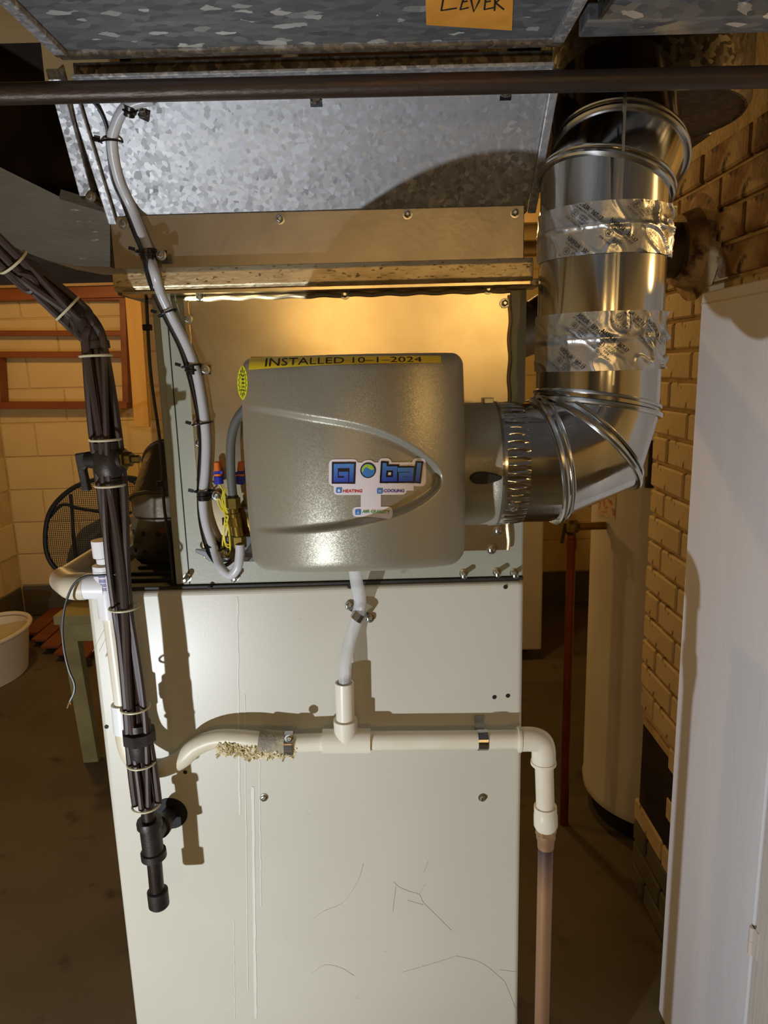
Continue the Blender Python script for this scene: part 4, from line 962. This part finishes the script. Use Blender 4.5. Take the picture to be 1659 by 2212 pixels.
# rough stone ledge above the cabinet
# ------------------------------------------------------------------ white cabinet on the right
KX = .603
ky1 = at(1512, 700, X=KX).y; kz1 = at(1537, 628, X=KX).z; gap = at(1648, 1800, X=KX).y
kb = thing('storage_cabinet', 'tall white painted cabinet at the right with a hinged door', 'cabinet', (KX+.2, 1.1, 0))
MB().box(KX, KX+.045, gap+.003, ky1, 0, kz1).build('side_panel', 'white_paint', kb, bevel=.003)
MB().box(KX, KX+.03, .70, gap-.003, 0, kz1).build('door', 'paint_edge', kb, bevel=.003)
for z in (at(1633, 2040, X=KX).z,):
    t = MB(); t.lathe((KX-.003, gap, z-.026), (0, 0, 1), [(0, .005), (.025, .005), (.0252, .004), (.0268, .004), (.027, .005), (.052, .005)], 14); t.box(KX-.002, KX, gap-.016, gap+.004, z-.026, z+.026); t.build('hinge', 'paint_edge', kb, True)
t = MB(); t.box(KX-.001, KX+.001, gap+.004, ky1-.001, kz1-.022, kz1-.019); t.build('panel_joint', 'paint_edge', kb)

# ------------------------------------------------------------------ things behind, right
hc_ = Vector((.905, 2.14, 0)); hR = .255; hz = 1.22
wh = thing('water_heater', 'white cylindrical water heater beyond the brick chimney', 'water heater', hc_)
MB().lathe(hc_, (0, 0, 1), [(.07, hR-.02), (.075, hR), (.10, hR+.003), (.105, hR), (hz, hR)], 64).build('tank', 'heater', wh, True)
MB().lathe(hc_, (0, 0, 1), [(hz, hR), (hz+.004, hR+.003), (hz+.03, hR-.01), (hz+.06, hR-.07), (hz+.075, .05)], 64).build('dome', 'heater', wh, True)
MB().lathe(hc_, (0, 0, 1), [(0, hR-.03), (.08, hR-.03)], 40).build('base', 'black', wh, True)
t = MB(); zl0, zl1 = at(1285, 1128, 2.0).z, at(1285, 1065, 2.0).z
V = [hc_+Vector((math.cos(a_)*(hR+.0015), math.sin(a_)*(hR+.0015), z)) for a_ in [pi*1.03+.36*i/6 for i in range(7)] for z in (zl0, zl1)]
t.add(V, [(2*i, 2*i+1, 2*i+3, 2*i+2) for i in range(6)]); t.build('paper_label', 'paper_tag', wh, 'all')['label'] = 'peeling paper label'
a = at(1403, 1030, 1.93); MB().lathe(a, (0, 0, 1), [(-.03, .012), (0, .012), (.001, .006), (.10, .006)], 12).build('nipple', 'iron_fit', wh, True)
cq = thing('copper_riser', 'dark red copper riser with a brass valve left of the water heater', 'pipe', at(1217, 1730, 2.06))
a, c = at(1235, 1150, 2.06), at(1216, 1735, 2.06); c.x = a.x; c.z = 0
MB().tube([c, a], .0135, 16).build('riser', 'copper_red', cq, True)
MB().lathe(a, (0, 0, 1), [(-.05, .0165), (-.02, .0165), (-.018, .014)], 16).build('coupling', 'copper_red', cq, True)
t = MB(); t.lathe(a, (0, 0, 1), [(-.005, .016), (.005, .024), (.03, .024), (.04, .014)], 16).lathe(a+Vector((0, 0, .018)), (1, 0, 0), [(-.025, .008), (-.02, .014), (.02, .014), (.06, .012), (.1, .012)], 16); t.build('valve', 'brass', cq, True)
MB().bar(a+Vector((-.022, -.01, .03)), a+Vector((-.032, -.012, -.03)), .010, .003).build('valve_lever', 'iron_fit', cq)
fx = at(1172, 1300, 3.35).x
fz = thing('freezer', 'white upright freezer standing behind the furnace at the back', 'freezer', (fx-.3, 3.7, 0))
MB().box(fx-.62, fx, 3.35, 3.41, .06, 1.22).build('door', 'heater', fz, bevel=.01)
MB().box(fx-.61, fx-.01, 3.41, 3.95, .05, 1.22).build('body', 'heater', fz, bevel=.006)
for x in (fx-.58, fx-.05):
    for y in (3.5, 3.9): MB().lathe((x, y, 0), (0, 0, 1), [(0, .02), (.05, .02)], 10).build('foot', 'black', fz)

# ------------------------------------------------------------------ things behind, left
Yw = YB-.012
rk = thing('wall_rack', 'reddish brown wooden rack frame hanging on the left block wall', 'rack', at(130, 880, Yw))
def rail(p, q, w, t, name, par, m, Y): return MB().bar(at(*p, Y), at(*q, Y), w, t, Vector((0, 0, 1)) if abs(p[1]-q[1]) < abs(p[0]-q[0]) else Vector((1, 0, 0))).build(name, m, par, bevel=.003)
rail((-110, 641), (274, 641), .045, .09, 'top_rail', rk, 'red_wood', Yw-.045)
rail((-110, 875), (280, 875), .04, .09, 'bottom_rail', rk, 'red_wood', Yw-.045)
rail((270, 645), (277, 870), .035, .09, 'stile', rk, 'red_wood', Yw-.045)
rail((-6, 770), (0, 872), .06, .09, 'stile', rk, 'red_wood', Yw-.045)
rail((-110, 720), (268, 720), .030, .03, 'slat', rk, 'red_wood', Yw-.06)
rail((-110, 766), (270, 766), .035, .03, 'slat', rk, 'red_wood', Yw-.06)
pk = rail((288, 632), (308, 922), .085, .03, 'leaning_plank', None, 'pine', 4.05); tag(pk, 'pale pine board hanging upright beside the wooden rack', 'board')
bmz = at(100, 606, 4.1).z
hb = MB().box(XL, .3, 4.08, YB-.008, bmz-.035, bmz+.075).build('trim_1', 'joist'); struct(hb)
MB().box(XL, .3, 4.12, YB-.008, bmz-.095, bmz-.036).build('ledger', 'red_wood', hb)
for i, (x, y, m, lb_) in enumerate(((14, 578, 'orange_plastic', 'amber cord hook dangling furthest left above the rack'), (115, 572, 'orange_hook', 'bright orange cord hook left of the other orange one'), (190, 574, 'orange_hook', 'small orange cord hook just left of the plenum collar'))):
    h = thing('cord_hook', lb_, 'hook', at(x, y, 4.03), 'cord hooks above the wall rack'); q = at(x, y+12, 4.03)
    MB().tube([q+Vector((-.022*math.cos(a_), 0, -.045*math.sin(a_))) for a_ in [pi*j/12 for j in range(13)]], .006, 8).build('hook', m, h, True)
    MB().tube([q+Vector((.022, 0, 0)), q+Vector((.022, .01, .12))], .003, 6).build('shank', 'iron_fit', h, True)
# work bench
bn = thing('work_bench', 'pale green painted wooden bench behind the furnace, left side', 'bench', at(175, 1620, Z=0))
lt = at(148, 1300, 2.6); lbp = at(215, 1622, Z=0); lt.y = lbp.y-.03
bz = .63
MB().box(at(118, 1296, 2.45).x, .1, 2.42, 3.05, bz-.035, bz).build('bench_top', 'bench_paint', bn, bevel=.004)
MB().box(at(124, 1300, 2.45).x, .1, 2.45, 2.48, bz-.11, bz-.036).build('apron', 'bench_paint', bn, bevel=.003)
for yy in (2.53, 2.98):
    xt = at(150, 1310, 2.55).x
    MB().bar((xt, yy, bz-.036), (lbp.x+.0, yy, 0), .058, .045, Vector((1, 0, 0))).build('leg', 'bench_paint', bn, bevel=.003)
    MB().bar((.0, yy, bz-.036), (.05, yy, 0), .058, .045, Vector((1, 0, 0))).build('leg', 'bench_paint', bn, bevel=.003)
MB().bar((xt+.13, 2.56, bz-.04), (xt+.07, 2.97, .12), .05, .02).build('brace', 'bench_paint', bn)
hm = thing('mesh_hamper', 'collapsed black mesh hamper with wire hoops on the bench', 'hamper', at(200, 1240, 2.7))
h0 = [(322, 1040), (270, 1031), (215, 1034), (165, 1050), (128, 1078), (106, 1110), (98, 1150), (100, 1190), (112, 1218), (134, 1236), (175, 1240), (240, 1238), (310, 1234), (345, 1180), (345, 1090)]
hp = [at(x, y, 2.62) for x, y in h0]; zmin = bz+.008
for p in hp: p.z = max(p.z, zmin)
sp = spl(hp+[hp[0]], 5)[:-1]
MB().tube(sp, .009, 8, closed=True).build('hoop', 'mesh_black', hm, True)
MB().tube(spl([at(*p, 2.66) for p in ((104, 1120), (135, 1090), (170, 1098), (230, 1106), (300, 1108))], 5), .007, 8).build('strut', 'mesh_black', hm, True)
MB().tube(spl([at(*p, 2.66) for p in ((152, 1068), (156, 1110), (160, 1170), (166, 1225))], 5), .007, 8).build('strut', 'mesh_black', hm, True)
MB().tube(spl([at(*p, 2.75) for p in ((270, 1033), (298, 1050), (305, 1090), (300, 1150))], 5), .006, 8).build('strut', 'mesh_black', hm, True)
ms = MB(); zlo, zhi = zmin, max(p.z for p in hp); xlo, xhi = min(p.x for p in hp), max(p.x for p in hp)
def inpoly(x, z):
    r = False; j = len(sp)-1
    for i in range(len(sp)):
        a, c = sp[i], sp[j]
        if (a.z > z) != (c.z > z) and x < (c.x-a.x)*(z-a.z)/(c.z-a.z)+a.x: r = not r
        j = i
    return r
stp = .0075
def runs(vals, test):
    cur = None
    for v in vals:
        if test(v): cur = [v, v] if cur is None else [cur[0], v]
        elif cur: yield cur; cur = None
    if cur: yield cur
xsv = [xlo+stp*i for i in range(int((xhi-xlo)/stp)+1)]; zsv = [zlo+stp*i for i in range(int((zhi-zlo)/stp)+1)]
for z in zsv:
    for a, c in runs(xsv, lambda x: inpoly(x, z)):
        if c > a: ms.bar((a, 2.63, z), (c, 2.63, z), .0016, .0012)
for x in xsv:
    for a, c in runs(zsv, lambda z: inpoly(x, z)):
        if c > a: ms.bar((x, 2.63, a), (x, 2.63, c), .0016, .0012)
o = ms.build('netting', 'mesh_black', hm); o['kind'] = 'stuff'
cl = MB()
cc = at(246, 1200, 2.8); 
def lump(u, v):
    th = 2*pi*u; ph = pi/2*v; r = 1+.22*noise.noise((math.cos(th)*1.5, math.sin(th)*1.5, v*2))
    return (cc.x+.18*r*math.cos(th)*math.cos(ph), 2.80+.13*r*math.sin(th)*math.cos(ph), bz+.29*r*math.sin(ph))
cl.grid(lump, 40, 16); tag(cl.build('folded_cloth', 'cloth', None, 'all'), 'dark grey crumpled cloth lying on the bench behind the netting', 'cloth')
# tub and boards on the floor
tc0 = Vector((at(25, 1485, Z=0).x-.17, at(25, 1485, Z=0).y+.14, 0))
tb = thing('plastic_tub', 'off-white oval plastic tub on the floor at the left edge', 'tub', tc0)
MB().lathe(tc0, (0, 0, 1), [(.0, .17), (.003, .185), (.225, .215), (.226, .205), (.01, .175)], 48, sq=(.8, 1.25)).build('tub_body', 'tub', tb, True)
MB().ring(tc0+Vector((0, 0, .235)), (0, 0, 1), .222, .011, 48, 8, (.8, 1.25)).build('rim', 'tub', tb, True)
pt = thing('wood_pallet', 'reddish slatted wood panel lying on the floor by the back wall', 'panel', at(110, 1400, Z=0))
P4 = [at(52, 1372, Z=.02), at(128, 1310, Z=.02), at(260, 1352, Z=.02), at(175, 1448, Z=.02)]
for k in range(5):
    u = (k+.5)/5; a = P4[0].lerp(P4[3], u); c = P4[1].lerp(P4[2], u)
    a.z = c.z = .045; MB().bar(a, c, .018, .10 if k % 2 == 0 else .085, Vector((0, 0, 1))).build('slat', 'red_wood', pt, bevel=.003)
for u in (.12, .88):
    a = P4[0].lerp(P4[1], u); c = P4[3].lerp(P4[2], u); a.z = c.z = .018; MB().bar(a, c, .036, .06, Vector((0, 0, 1))).build('batten', 'dark_wood', pt)
